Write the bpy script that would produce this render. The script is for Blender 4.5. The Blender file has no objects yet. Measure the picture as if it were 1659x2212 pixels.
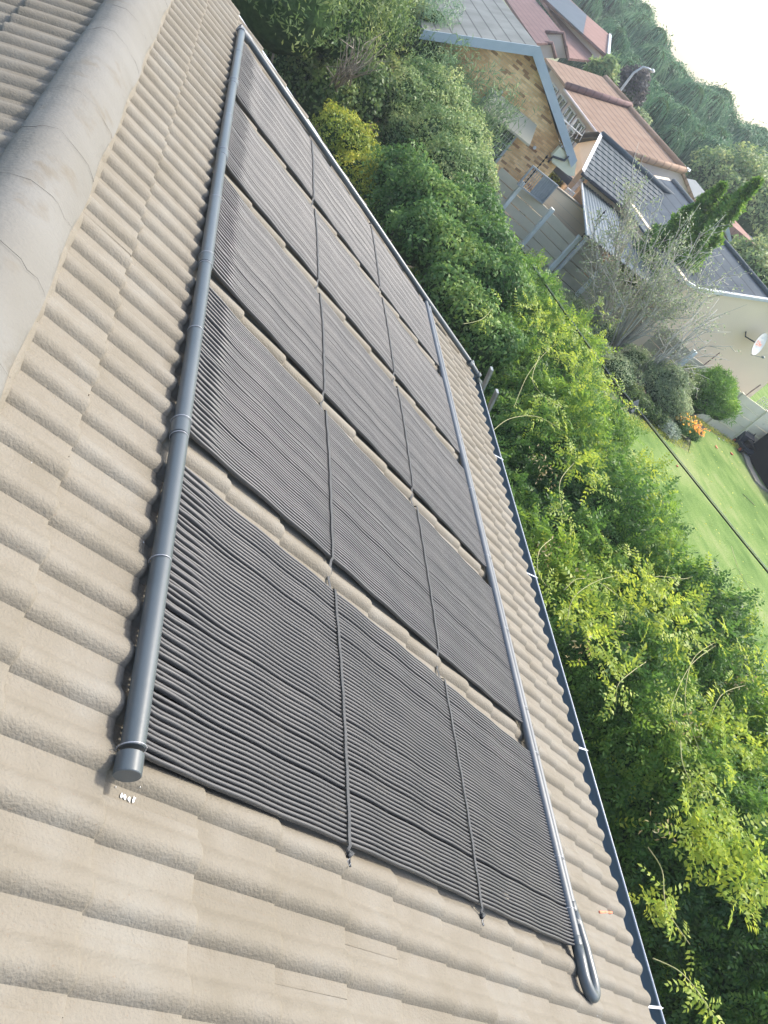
import bpy, math, random
import numpy as np
from mathutils import Vector, Matrix
rng = np.random.default_rng(7); random.seed(7)
S = bpy.context.scene
COL = S.collection
# ------------------------------------------------------------------ camera
CAMZ = 5.8
RM = np.array([[0.8059063, 0.3600418, 0.4699839], [-0.086125, -0.7140944, 0.6947313], [0.5857452, -0.6003657, -0.5444846]])
cd = bpy.data.cameras.new('camera'); cam = bpy.data.objects.new('camera', cd); COL.objects.link(cam)
r, d, f_ = RM[:, 0], RM[:, 1], RM[:, 2]
cam.matrix_world = Matrix(((r[0], -d[0], -f_[0], 0), (r[1], -d[1], -f_[1], 0), (r[2], -d[2], -f_[2], CAMZ), (0, 0, 0, 1)))
cd.sensor_fit = 'VERTICAL'; cd.sensor_height = 24; cd.lens = 24*1660.27/2212
cd.clip_start = .05; cd.clip_end = 3000
S.camera = cam
# ------------------------------------------------------------------ sky, sun, exposure
SUN = Vector((.57, .22, .79)).normalized()
w = bpy.data.worlds.new('World'); S.world = w; w.use_nodes = True
nt = w.node_tree; nt.nodes.clear()
sky = nt.nodes.new('ShaderNodeTexSky'); sky.sky_type = 'NISHITA'; sky.sun_disc = False
sky.sun_elevation = math.asin(SUN.z); sky.sun_rotation = math.atan2(SUN.x, SUN.y)
sky.air_density = 1.2; sky.dust_density = 3.5; sky.ozone_density = 1.0
bg = nt.nodes.new('ShaderNodeBackground'); bg.inputs[1].default_value = .15
wo = nt.nodes.new('ShaderNodeOutputWorld')
nt.links.new(sky.outputs[0], bg.inputs[0]); nt.links.new(bg.outputs[0], wo.inputs[0])
sl = bpy.data.lights.new('sun', 'SUN'); sl.energy = 2.0; sl.angle = math.radians(5); sl.color = (1, .94, .84)
so = bpy.data.objects.new('sun', sl); COL.objects.link(so)
so.rotation_euler = (-SUN).to_track_quat('-Z', 'Y').to_euler(); so.location = (0, 0, 30)
S.view_settings.view_transform = 'Standard'; S.view_settings.look = 'None'
S.view_settings.exposure = 1.5; S.view_settings.gamma = 1
# ------------------------------------------------------------------ helpers
def ray(px, py): return RM @ np.array([px-829.5, py-1106., 1660.27])
def atz(px, py, z): q = ray(px, py); return np.array([0, 0, CAMZ])+q*((z-CAMZ)/q[2])
def aty(px, py, y): q = ray(px, py); return np.array([0, 0, CAMZ])+q*(y/q[1])
def atx(px, py, x): q = ray(px, py); return np.array([0, 0, CAMZ])+q*(x/q[0])
def onp(px, py, P0, N): q = ray(px, py); c = np.array([0, 0, CAMZ]); N = np.array(N, float); return c+q*(((np.array(P0, float)-c) @ N)/(q @ N))
def crop(x0, y0, s): return lambda x, y: ((x0+x*s)/1.15732, (y0+y*s)/1.15732)
C1 = crop(1000, 0, 920/1659); C2 = crop(1300, 0, 620/1659); C3 = crop(1050, 60, 450/1659); C4 = crop(1350, 380, 570/1659)
C5 = crop(1350, 800, 570/1659); C6 = crop(1380, 150, 320/1659); C7 = crop(1600, 400, 320/1659); C8 = crop(1600, 800, 320/1573)
PIT = math.radians(20.5); HP = 1.423
SN, CS = math.sin(PIT), math.cos(PIT)
FOOT = np.array([-HP*SN, 0, CAMZ-HP*CS])
def rf(u, v, hh=0.):                       # roof coordinates: u along the eave, v down the slope, hh off the slope
    u, v, hh = np.broadcast_arrays(np.asarray(u, float), np.asarray(v, float), np.asarray(hh, float))
    return np.stack([FOOT[0]+v*CS+hh*SN, u, FOOT[2]-v*SN+hh*CS], -1)
RA = .385                                   # v of the ridge line
def rl(u, s, hh=0.):                        # the other slope: s metres down from the ridge
    u, s, hh = np.broadcast_arrays(np.asarray(u, float), np.asarray(s, float), np.asarray(hh, float))
    x0 = FOOT[0]+RA*CS; z0 = FOOT[2]-RA*SN
    return np.stack([x0-s*CS-hh*SN, u, z0-s*SN+hh*CS], -1)

class MB:
    def __init__(s): s.v = []; s.f = []; s.n = 0; s.t = []; s.mi = []
    def add(s, V, F, tone=None, mi=0):
        V = np.asarray(V, float).reshape(-1, 3); F = [list(map(int, q)) for q in F]
        s.v.append(V); s.f += [[i+s.n for i in q] for q in F]; s.n += len(V)
        s.t.append(np.full(len(V), .5) if tone is None else np.broadcast_to(np.asarray(tone, float), (len(V),))); s.mi += [mi]*len(F)
        return s
    def box(s, a, b, mi=0, M=None, tone=None):
        x0, y0, z0 = a; x1, y1, z1 = b
        V = np.array([(x0, y0, z0), (x1, y0, z0), (x1, y1, z0), (x0, y1, z0), (x0, y0, z1), (x1, y0, z1), (x1, y1, z1), (x0, y1, z1)], float)
        if M is not None: V = np.array([list(M @ Vector(q)) for q in V])
        return s.add(V, [(3, 2, 1, 0), (4, 5, 6, 7), (0, 1, 5, 4), (1, 2, 6, 5), (2, 3, 7, 6), (3, 0, 4, 7)], mi=mi, tone=tone)
    def slab(s, poly, off, mi=0):           # polygon + offset vector -> closed prism
        A = np.array(poly, float); B = A+np.array(off, float); n = len(A)
        F = [list(range(n)), list(range(2*n-1, n-1, -1))]+[[i, i+n, (i+1) % n+n, (i+1) % n] for i in range(n)]
        return s.add(np.vstack([A, B]), F, mi=mi)
    def bar(s, p, q, wd, dp, mi=0, up=(0, 0, 1)):
        p = Vector(p); q = Vector(q); dd = (q-p).normalized(); sd = dd.cross(Vector(up))
        if sd.length < 1e-3: sd = dd.cross(Vector((1, 0, 0)))
        sd.normalize(); u2 = sd.cross(dd)
        V = []
        for c in (p, q):
            for a, b in ((-1, -1), (1, -1), (1, 1), (-1, 1)): V.append(c+sd*(a*wd/2)+u2*(b*dp/2))
        return s.add([list(x) for x in V], [(3, 2, 1, 0), (4, 5, 6, 7), (0, 1, 5, 4), (1, 2, 6, 5), (2, 3, 7, 6), (3, 0, 4, 7)], mi=mi)
    def tube(s, pts, rad, n=10, cap=True, mi=0, tone=None):
        pts = np.array(pts, float); m = len(pts)
        rad = np.broadcast_to(np.asarray(rad, float), (m,))
        T = np.gradient(pts, axis=0); T /= np.linalg.norm(T, axis=1)[:, None]+1e-12
        ref = np.array([0, 0, 1.]) if abs(T[0][2]) < .9 else np.array([1., 0, 0])
        a = np.cross(T[0], ref); a /= np.linalg.norm(a); V = []
        ang = np.arange(n)*2*np.pi/n
        for i in range(m):
            a = a-T[i]*(a @ T[i]); a /= np.linalg.norm(a)+1e-12; b = np.cross(T[i], a)
            V.append(pts[i]+rad[i]*(np.cos(ang)[:, None]*a+np.sin(ang)[:, None]*b))
        F = [[i*n+j, i*n+(j+1) % n, (i+1)*n+(j+1) % n, (i+1)*n+j] for i in range(m-1) for j in range(n)]
        if cap: F += [list(range(n-1, -1, -1)), list(range((m-1)*n, m*n))]
        return s.add(np.vstack(V), F, mi=mi, tone=tone)
    def grid(s, G, mi=0, flip=False, tone=None):
        a, b = G.shape[:2]; idx = np.arange(a*b).reshape(a, b)
        F = np.stack([idx[:-1, :-1], idx[1:, :-1], idx[1:, 1:], idx[:-1, 1:]], -1).reshape(-1, 4)
        if flip: F = F[:, ::-1]
        return s.add(G.reshape(-1, 3), F.tolist(), mi=mi, tone=tone)
    def build(s, name, mats, parent=None, smooth=False, auto=None):
        me = bpy.data.meshes.new(name); V = np.vstack(s.v)
        me.from_pydata(V.tolist(), [], s.f)
        at = me.attributes.new('tone', 'FLOAT', 'POINT'); at.data.foreach_set('value', np.concatenate(s.t).astype(np.float32))
        for m in (mats if isinstance(mats, (list, tuple)) else [mats]): me.materials.append(m)
        me.polygons.foreach_set('material_index', s.mi)
        if smooth: me.polygons.foreach_set('use_smooth', [True]*len(me.polygons))
        me.update()
        o = bpy.data.objects.new(name, me); COL.objects.link(o)
        if smooth and auto:
            try: me.set_sharp_from_angle(angle=math.radians(auto))
            except Exception: pass
        if parent is not None: put(o, parent)
        return o
def put(o, parent):
    o.parent = parent                        # meshes hold place coordinates; only the Empty of a thing is moved
    o.matrix_parent_inverse = Matrix.Translation(-parent.location) if parent.parent is None else Matrix()
def quads(name, V, tone, mats, parent=None, k=4):      # fast path: V is (n,k,3)
    n = len(V); me = bpy.data.meshes.new(name); me.vertices.add(n*k); me.vertices.foreach_set('co', V.reshape(-1).astype(np.float32))
    me.loops.add(n*k); me.loops.foreach_set('vertex_index', np.arange(n*k, dtype=np.int32))
    me.polygons.add(n); me.polygons.foreach_set('loop_start', np.arange(0, n*k, k, dtype=np.int32)); me.polygons.foreach_set('loop_total', np.full(n, k, dtype=np.int32))
    at = me.attributes.new('tone', 'FLOAT', 'POINT'); at.data.foreach_set('value', np.repeat(tone, k).astype(np.float32))
    for m in (mats if isinstance(mats, (list, tuple)) else [mats]): me.materials.append(m)
    me.update(calc_edges=True)
    o = bpy.data.objects.new(name, me); COL.objects.link(o)
    if parent is not None: put(o, parent)
    return o
def tag(o, label=None, cat=None, group=None, kind=None):
    if label: o['label'] = label
    if cat: o['category'] = cat
    if group: o['group'] = group
    if kind: o['kind'] = kind
    return o
def thing(name, label, cat, loc, group=None):
    o = bpy.data.objects.new(name, None); COL.objects.link(o); o.location = Vector([float(x) for x in loc]); o.empty_display_size = .1
    return tag(o, label, cat, group)
# ------------------------------------------------------------------ materials
def newmat(name):
    m = bpy.data.materials.new(name); m.use_nodes = True; n = m.node_tree; b = n.nodes['Principled BSDF']; return m, n, b
def N(n, t, **k):
    x = n.nodes.new(t)
    for a, v in k.items(): setattr(x, a, v)
    return x
def pmat(name, c1, c2=None, scale=4., rough=.8, bump=0., bscale=60., spec=.3, metal=0., detail=6, lo=.35, hi=.65, c3=None, c3s=40., c3t=.62, stretch=None):
    m, n, b = newmat(name); L = n.links
    tc = N(n, 'ShaderNodeTexCoord'); src = tc.outputs['Object']
    if stretch:
        mp = N(n, 'ShaderNodeMapping'); mp.inputs['Scale'].default_value = stretch; L.new(src, mp.inputs[0]); src = mp.outputs[0]
    b.inputs['Roughness'].default_value = rough; b.inputs['Specular IOR Level'].default_value = spec; b.inputs['Metallic'].default_value = metal
    if c2 is None: c2 = tuple(x*.82 for x in c1)
    no = N(n, 'ShaderNodeTexNoise'); no.inputs['Scale'].default_value = scale; no.inputs['Detail'].default_value = detail; L.new(src, no.inputs[0])
    rp = N(n, 'ShaderNodeValToRGB'); rp.color_ramp.elements[0].position = lo; rp.color_ramp.elements[1].position = hi
    rp.color_ramp.elements[0].color = (*c1, 1); rp.color_ramp.elements[1].color = (*c2, 1)
    L.new(no.outputs[0], rp.inputs[0]); colr = rp.outputs[0]
    if c3:
        n3 = N(n, 'ShaderNodeTexNoise'); n3.inputs['Scale'].default_value = c3s; n3.inputs['Detail'].default_value = 4; L.new(src, n3.inputs[0])
        r3 = N(n, 'ShaderNodeValToRGB'); r3.color_ramp.elements[0].position = c3t; r3.color_ramp.elements[1].position = min(1, c3t+.08); L.new(n3.outputs[0], r3.inputs[0])
        mx = N(n, 'ShaderNodeMixRGB'); L.new(r3.outputs[0], mx.inputs[0]); L.new(colr, mx.inputs[1]); mx.inputs[2].default_value = (*c3, 1); colr = mx.outputs[0]
    L.new(colr, b.inputs['Base Color'])
    if bump:
        bn = N(n, 'ShaderNodeTexNoise'); bn.inputs['Scale'].default_value = bscale; bn.inputs['Detail'].default_value = 5; L.new(src, bn.inputs[0])
        bp = N(n, 'ShaderNodeBump'); bp.inputs['Strength'].default_value = 1; bp.inputs['Distance'].default_value = bump; L.new(bn.outputs[0], bp.inputs['Height']); L.new(bp.outputs[0], b.inputs['Normal'])
    m['x'] = 1
    return m
def leafmat(name, stops, rough=.5, trans=.35, tcol=None):
    m, n, b = newmat(name); L = n.links
    at = N(n, 'ShaderNodeAttribute', attribute_name='tone')
    rp = N(n, 'ShaderNodeValToRGB'); e = rp.color_ramp.elements
    while len(e) < len(stops): e.new(.5)
    for i, (p, c) in enumerate(stops): e[i].position = p; e[i].color = (*c, 1)
    L.new(at.outputs['Fac'], rp.inputs[0])
    L.new(rp.outputs[0], b.inputs['Base Color']); b.inputs['Roughness'].default_value = rough; b.inputs['Specular IOR Level'].default_value = .35
    tr = N(n, 'ShaderNodeBsdfTranslucent'); hs = N(n, 'ShaderNodeHueSaturation'); hs.inputs['Value'].default_value = 1.6; hs.inputs['Hue'].default_value = .485
    L.new(rp.outputs[0], hs.inputs['Color']); L.new(hs.outputs[0], tr.inputs[0])
    mx = N(n, 'ShaderNodeMixShader'); mx.inputs[0].default_value = trans; L.new(b.outputs[0], mx.inputs[1]); L.new(tr.outputs[0], mx.inputs[2])
    L.new(mx.outputs[0], n.nodes['Material Output'].inputs[0])
    return m
def coursemat(name, c1, c2, axis, pitch, jp=None, jaxis=None, rough=.7, bump=.02, line=.5, frac=.12, nscale=1.5, spec=.3):
    """tiles or sheets laid in courses along an axis of the world, with optional cross joints"""
    m, n, b = newmat(name); L = n.links
    tc = N(n, 'ShaderNodeTexCoord'); sp = N(n, 'ShaderNodeSeparateXYZ'); L.new(tc.outputs['Object'], sp.inputs[0])
    def saw(ax, p):
        a = N(n, 'ShaderNodeMath', operation='DIVIDE'); L.new(sp.outputs[ax], a.inputs[0]); a.inputs[1].default_value = p
        q = N(n, 'ShaderNodeMath', operation='FRACT'); L.new(a.outputs[0], q.inputs[0]); return q.outputs[0]
    no = N(n, 'ShaderNodeTexNoise'); no.inputs['Scale'].default_value = nscale; no.inputs['Detail'].default_value = 8; L.new(tc.outputs['Object'], no.inputs[0])
    rp = N(n, 'ShaderNodeValToRGB'); rp.color_ramp.elements[0].position = .35; rp.color_ramp.elements[1].position = .68
    rp.color_ramp.elements[0].color = (*c1, 1); rp.color_ramp.elements[1].color = (*c2, 1); L.new(no.outputs[0], rp.inputs[0])
    s1 = saw(axis, pitch); c = N(n, 'ShaderNodeMath', operation='LESS_THAN'); L.new(s1, c.inputs[0]); c.inputs[1].default_value = frac
    fac = c.outputs[0]; hgt = s1
    if jp:
        s2 = saw(jaxis, jp)
        ww = N(n, 'ShaderNodeMath', operation='PINGPONG'); L.new(s2, ww.inputs[0]); ww.inputs[1].default_value = .5
        ad = N(n, 'ShaderNodeMath', operation='ADD'); L.new(s1, ad.inputs[0]); L.new(ww.outputs[0], ad.inputs[1]); hgt = ad.outputs[0]
    mu = N(n, 'ShaderNodeMath', operation='MULTIPLY'); L.new(fac, mu.inputs[0]); mu.inputs[1].default_value = line
    mx = N(n, 'ShaderNodeMixRGB'); L.new(mu.outputs[0], mx.inputs[0]); L.new(rp.outputs[0], mx.inputs[1]); mx.inputs[2].default_value = (*[x*.3 for x in c1], 1)
    L.new(mx.outputs[0], b.inputs['Base Color']); b.inputs['Roughness'].default_value = rough; b.inputs['Specular IOR Level'].default_value = spec
    bp = N(n, 'ShaderNodeBump'); bp.inputs['Strength'].default_value = 1; bp.inputs['Distance'].default_value = bump; L.new(hgt, bp.inputs['Height']); L.new(bp.outputs[0], b.inputs['Normal'])
    return m

# roof tile: painted concrete, each tile its own tone, granules, a few worn patches
def tilemat(name, c1, c2, c3):
    m, n, b = newmat(name); L = n.links
    tc = N(n, 'ShaderNodeTexCoord'); at = N(n, 'ShaderNodeAttribute', attribute_name='tone')
    no = N(n, 'ShaderNodeTexNoise'); no.inputs['Scale'].default_value = 5; no.inputs['Detail'].default_value = 8; no.inputs['Roughness'].default_value = .65; L.new(tc.outputs['Object'], no.inputs[0])
    ad = N(n, 'ShaderNodeMath', operation='MULTIPLY_ADD'); L.new(at.outputs['Fac'], ad.inputs[0]); ad.inputs[1].default_value = .16; L.new(no.outputs[0], ad.inputs[2])
    rp = N(n, 'ShaderNodeValToRGB'); e = rp.color_ramp.elements; e.new(.7); e[0].position = .42; e[1].position = .6; e[2].position = .82
    e[0].color = (*c1, 1); e[1].color = (*c2, 1); e[2].color = (*c3, 1); L.new(ad.outputs[0], rp.inputs[0])
    n2 = N(n, 'ShaderNodeTexNoise'); n2.inputs['Scale'].default_value = 170; n2.inputs['Detail'].default_value = 3; L.new(tc.outputs['Object'], n2.inputs[0])
    r2 = N(n, 'ShaderNodeValToRGB'); r2.color_ramp.elements[0].position = .66; r2.color_ramp.elements[1].position = .76; L.new(n2.outputs[0], r2.inputs[0])
    mx = N(n, 'ShaderNodeMixRGB'); L.new(r2.outputs[0], mx.inputs[0]); L.new(rp.outputs[0], mx.inputs[1]); mx.inputs[2].default_value = (.16, .12, .085, 1)
    L.new(mx.outputs[0], b.inputs['Base Color']); b.inputs['Roughness'].default_value = .75; b.inputs['Specular IOR Level'].default_value = .35
    n3 = N(n, 'ShaderNodeTexNoise'); n3.inputs['Scale'].default_value = 130; n3.inputs['Detail'].default_value = 4; L.new(tc.outputs['Object'], n3.inputs[0])
    n4 = N(n, 'ShaderNodeTexNoise'); n4.inputs['Scale'].default_value = 12; n4.inputs['Detail'].default_value = 3; L.new(tc.outputs['Object'], n4.inputs[0])
    a2 = N(n, 'ShaderNodeMath', operation='MULTIPLY_ADD'); L.new(n4.outputs[0], a2.inputs[0]); a2.inputs[1].default_value = 1.2; L.new(n3.outputs[0], a2.inputs[2])
    bp = N(n, 'ShaderNodeBump'); bp.inputs['Distance'].default_value = .0030; L.new(a2.outputs[0], bp.inputs['Height']); L.new(bp.outputs[0], b.inputs['Normal'])
    return m
M = {}
M['tile'] = tilemat('painted concrete tile', (.145, .129, .098), (.163, .147, .116), (.180, .169, .141))
M['cap'] = pmat('painted ridge mortar', (.140, .135, .118), (.165, .163, .150), 2.2, .8, .003, 70, .25, lo=.3, hi=.7, c3=(.132, .120, .097), c3s=4.5, c3t=.60, stretch=(.8, 1, 1))
M['pvc'] = pmat('dark grey pipe plastic', (.052, .066, .072), (.07, .084, .09), 3, .36, .0004, 40, .6)
M['pvcl'] = pmat('weathered grey pipe plastic', (.09, .103, .112), (.12, .132, .14), 3, .5, .0004, 40, .6)
M['mat'] = pmat('black collector rubber', (.046, .046, .046), (.064, .062, .060), 5, .48, 0, 40, .6)
M['web'] = pmat('web with painted gap shade', (.006, .006, .007), (.01, .01, .011), 6, .7, 0, 40, .2)  # same plastic as the tubes; shade of the gaps is put into this colour
M['strap'] = pmat('black webbing', (.042, .046, .048), (.06, .063, .065), 30, .7, .0006, 300, .3)
M['wire'] = pmat('bright tie wire', (.36, .37, .39), (.28, .29, .31), 30, .4, 0, 10, .6, metal=.4)
M['gutter'] = pmat('slate blue gutter', (.055, .088, .112), (.07, .105, .13), 2, .4, 0, 10, .5)
M['gutlip'] = pmat('grey gutter lip', (.34, .37, .40), (.42, .45, .48), 4, .4, 0, 10, .5)
M['white'] = pmat('white paint', (.60, .61, .60), (.5, .51, .5), 8, .5)
M['orange'] = pmat('orange plastic', (.65, .16, .08), (.75, .25, .14), 30, .5)
M['wall'] = pmat('painted plaster', (.42, .39, .33), (.36, .33, .28), 2, .85, .002, 60)
M['alu'] = pmat('dull aluminium', (.33, .35, .34), (.22, .24, .23), 12, .45, 0, 10, .5, metal=.5)
M['soil'] = pmat('dark soil', (.05, .04, .03), (.09, .075, .05), 3, .95, .03, 12)
M['pave'] = pmat('sandy concrete', (.30, .27, .21), (.23, .21, .17), 2.5, .9, .004, 50)
def lawnmat():
    m, n, b = newmat('mown lawn'); L = n.links; tc = N(n, 'ShaderNodeTexCoord')
    def nz(sc, d=6, st=None):
        x = N(n, 'ShaderNodeTexNoise'); x.inputs['Scale'].default_value = sc; x.inputs['Detail'].default_value = d; src = tc.outputs['Object']
        if st: mp = N(n, 'ShaderNodeMapping'); mp.inputs['Scale'].default_value = st; mp.inputs['Rotation'].default_value = (0, 0, .5); L.new(src, mp.inputs[0]); src = mp.outputs[0]
        L.new(src, x.inputs[0]); return x.outputs[0]
    a = nz(.45, 3); c = nz(3.2, 8, (1, .35, 1)); e = nz(38, 4)
    m1 = N(n, 'ShaderNodeMath', operation='MULTIPLY_ADD'); L.new(c, m1.inputs[0]); m1.inputs[1].default_value = .7; L.new(a, m1.inputs[2])
    m2 = N(n, 'ShaderNodeMath', operation='MULTIPLY_ADD'); L.new(e, m2.inputs[0]); m2.inputs[1].default_value = .6; L.new(m1.outputs[0], m2.inputs[2])
    rp = N(n, 'ShaderNodeValToRGB'); el = rp.color_ramp.elements; el.new(.5); el[0].position = .38; el[1].position = .5; el[2].position = .64
    dv = N(n, 'ShaderNodeMath', operation='DIVIDE'); L.new(m2.outputs[0], dv.inputs[0]); dv.inputs[1].default_value = 2.3
    el[0].color = (.075, .14, .032, 1); el[1].color = (.14, .215, .058, 1); el[2].color = (.25, .28, .12, 1)
    L.new(dv.outputs[0], rp.inputs[0]); L.new(rp.outputs[0], b.inputs['Base Color']); b.inputs['Roughness'].default_value = .95; b.inputs['Specular IOR Level'].default_value = .1
    bp = N(n, 'ShaderNodeBump'); bp.inputs['Distance'].default_value = .03; L.new(e, bp.inputs['Height']); L.new(bp.outputs[0], b.inputs['Normal']); return m
M['lawn'] = lawnmat()
M['ground'] = pmat('far ground', (.10, .13, .05), (.2, .19, .12), .08, .95, 0, 5)
M['twig'] = pmat('silvery twig bark', (.50, .48, .42), (.38, .36, .31), 8, .9)
M['stem'] = pmat('grey bark', (.16, .14, .11), (.25, .23, .19), 8, .9, .004, 60)
M['vine'] = pmat('pale vine', (.30, .33, .13), (.36, .33, .18), 8, .7)
M['conc'] = pmat('weathered concrete panel', (.68, .63, .49), (.56, .52, .40), 1.2, .9, .004, 40, c3=(.28, .28, .2), c3s=2.2, c3t=.64)
M['concd'] = pmat('dark weathered concrete panel', (.52, .48, .37), (.34, .32, .23), 1.2, .9, .004, 40)
M['concp'] = pmat('pale concrete post', (.78, .84, .82), (.66, .71, .68), 3, .85)
M['fascia'] = pmat('pale blue fascia', (.33, .40, .44), (.40, .46, .50), 2, .5, 0, 10, .4)
M['greytile'] = coursemat('grey roof slates', (.18, .185, .165), (.25, .255, .23), 0, .36, rough=.7, bump=.05, frac=.1, line=.8)
M['browntile'] = coursemat('terracotta brown tiles', (.27, .17, .11), (.32, .215, .145), 0, .34, rough=.75, bump=.06, frac=.22, line=.45)
M['maroontile'] = coursemat('maroon tiles', (.155, .09, .082), (.19, .115, .103), 0, .4, rough=.75, bump=.06, frac=.2, line=.4)
M['redtile'] = coursemat('faded red tiles', (.27, .155, .125), (.235, .135, .105), 0, .5, rough=.8, bump=.04, frac=.15, line=.3)
M['bluetile'] = pmat('blue grey tiles', (.062, .078, .088), (.085, .10, .11), 1.5, .7, .003, 30, .15)
M['bluerib'] = pmat('ribbed grey sheeting', (.06, .085, .098), (.08, .105, .118), .8, .5, 0, 10, .5)
M['slate'] = coursemat('dark slates', (.065, .082, .092), (.095, .112, .122), 0, .38, 3.2, 1, rough=.6, bump=.05, frac=.14, line=.6)
M['slate2'] = coursemat('flat dark slates', (.075, .097, .107), (.095, .117, .127), 1, .35, rough=.6, bump=.03, frac=.1, line=.4)
M['beige'] = pmat('beige plaster', (.80, .66, .48), (.76, .63, .46), .8, .9, .002, 60)
M['pink'] = pmat('pinkish plaster', (.55, .47, .43), (.50, .43, .40), .8, .9)
M['cream'] = pmat('cream sheet', (.72, .70, .52), (.66, .66, .5), 2, .6)
M['glass'] = pmat('dark glass', (.03, .04, .05), (.06, .07, .08), 2, .08, 0, 10, .8)
M['dark'] = pmat('charcoal sheeting', (.03, .034, .042), (.045, .05, .06), 1.5, .6)
M['black'] = pmat('black cover', (.008, .010, .011), (.012, .014, .016), 1.5, .8, spec=.1)
M['ylw'] = pmat('yellow plastic', (.85, .45, .02), (.8, .40, .02), 6, .45)
M['mesh'] = pmat('galvanised metal', (.34, .37, .39), (.42, .45, .46), 6, .5, metal=.2)
M['mower'] = pmat('blue black mower paint', (.012, .022, .032), (.025, .035, .05), 10, .5, spec=.2)
M['pvpanel'] = pmat('blue black glass panel', (.03, .045, .055), (.045, .06, .07), 1, .5, 0, 10, .3)
M['hood'] = pmat('beige awning', (.46, .42, .31), (.40, .37, .28), 1, .8)
M['stain'] = pmat('grey joint dirt', (.09, .085, .075), (.13, .12, .105), 30, .9)
M['ink'] = pmat('brown black insulator', (.10, .03, .025), (.06, .03, .03), 20, .6)
M['rust'] = pmat('rust red paint', (.35, .06, .03), (.45, .1, .05), 20, .6)
# brick with the wall in the XZ plane
def brickmat(name):
    m, n, b = newmat(name); L = n.links
    tc = N(n, 'ShaderNodeTexCoord'); sp = N(n, 'ShaderNodeSeparateXYZ'); L.new(tc.outputs['Object'], sp.inputs[0])
    cb = N(n, 'ShaderNodeCombineXYZ'); L.new(sp.outputs[0], cb.inputs[0]); L.new(sp.outputs[2], cb.inputs[1])
    br = N(n, 'ShaderNodeTexBrick'); L.new(cb.outputs[0], br.inputs[0]); br.inputs['Scale'].default_value = 1.
    br.inputs['Brick Width'].default_value = .21; br.inputs['Row Height'].default_value = .07; br.inputs['Mortar Size'].default_value = .006
    br.inputs['Color1'].default_value = (.52, .33, .16, 1); br.inputs['Color2'].default_value = (.85, .63, .35, 1); br.inputs['Mortar'].default_value = (.6, .5, .35, 1)
    br.inputs['Bias'].default_value = .25
    no = N(n, 'ShaderNodeTexNoise'); no.inputs['Scale'].default_value = .9; no.inputs['Detail'].default_value = 6; L.new(tc.outputs['Object'], no.inputs[0])
    rp = N(n, 'ShaderNodeValToRGB'); rp.color_ramp.elements[0].position = .4; rp.color_ramp.elements[1].position = .62
    rp.color_ramp.elements[0].color = (.78, .62, .5, 1); rp.color_ramp.elements[1].color = (1.1, 1.05, .98, 1); L.new(no.outputs[0], rp.inputs[0])
    # scattered burnt bricks
    c2 = N(n, 'ShaderNodeTexBrick'); L.new(cb.outputs[0], c2.inputs[0]); c2.inputs['Scale'].default_value = 1.
    c2.inputs['Brick Width'].default_value = .21; c2.inputs['Row Height'].default_value = .07; c2.inputs['Mortar Size'].default_value = 0
    c2.inputs['Color1'].default_value = (1, 1, 1, 1); c2.inputs['Color2'].default_value = (0, 0, 0, 1); c2.inputs['Bias'].default_value = 0
    r2 = N(n, 'ShaderNodeValToRGB'); r2.color_ramp.elements[0].position = .06; r2.color_ramp.elements[1].position = .12
    r2.color_ramp.elements[0].color = (.42, .34, .32, 1); r2.color_ramp.elements[1].color = (1, 1, 1, 1); L.new(c2.outputs[0], r2.inputs[0])
    m1 = N(n, 'ShaderNodeMixRGB', blend_type='MULTIPLY'); m1.inputs[0].default_value = 1; L.new(br.outputs[0], m1.inputs[1]); L.new(rp.outputs[0], m1.inputs[2])
    m2 = N(n, 'ShaderNodeMixRGB', blend_type='MULTIPLY'); m2.inputs[0].default_value = 1; L.new(m1.outputs[0], m2.inputs[1]); L.new(r2.outputs[0], m2.inputs[2])
    L.new(m2.outputs[0], b.inputs['Base Color']); b.inputs['Roughness'].default_value = .9
    return m
M['brick'] = brickmat('mixed face brick')
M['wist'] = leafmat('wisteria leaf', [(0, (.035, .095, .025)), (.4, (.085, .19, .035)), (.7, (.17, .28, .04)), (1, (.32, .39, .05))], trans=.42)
M['ivy'] = leafmat('ivy leaf', [(0, (.05, .11, .035)), (.6, (.13, .20, .06)), (1, (.33, .38, .13))])
M['lgreen'] = leafmat('light shrub leaf', [(0, (.07, .15, .05)), (.5, (.20, .29, .11)), (1, (.44, .47, .20))])
M['yellowg'] = leafmat('yellow green leaf', [(0, (.09, .17, .03)), (.5, (.26, .33, .05)), (1, (.62, .56, .08))])
M['dgreen'] = leafmat('dark glossy leaf', [(0, (.045, .12, .03)), (.55, (.11, .215, .055)), (1, (.26, .36, .09))], rough=.55)
M['feather'] = leafmat('blue green feathery leaf', [(0, (.08, .16, .09)), (.5, (.16, .26, .15)), (1, (.28, .38, .22))])
M['willow'] = leafmat('willow leaf', [(0, (.035, .105, .055)), (.5, (.075, .175, .085)), (1, (.20, .32, .17))], trans=.3)
M['willowd'] = leafmat('plum leaf', [(0, (.03, .03, .03)), (.6, (.08, .075, .075)), (1, (.24, .24, .24))])
M['cypress'] = leafmat('cypress leaf', [(0, (.05, .14, .02)), (.6, (.13, .27, .04)), (1, (.28, .42, .07))])
M['greyleaf'] = leafmat('grey green leaf', [(0, (.12, .18, .09)), (.6, (.24, .31, .16)), (1, (.4, .45, .27))])
M['bamboo'] = leafmat('reed leaf', [(0, (.06, .12, .06)), (.6, (.13, .22, .10)), (1, (.24, .33, .15))])
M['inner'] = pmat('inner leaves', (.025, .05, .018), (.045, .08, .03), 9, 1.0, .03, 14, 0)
M['flower'] = leafmat('orange petals', [(0, (.8, .25, .01)), (1, (.9, .55, .03))], trans=.2)
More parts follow.
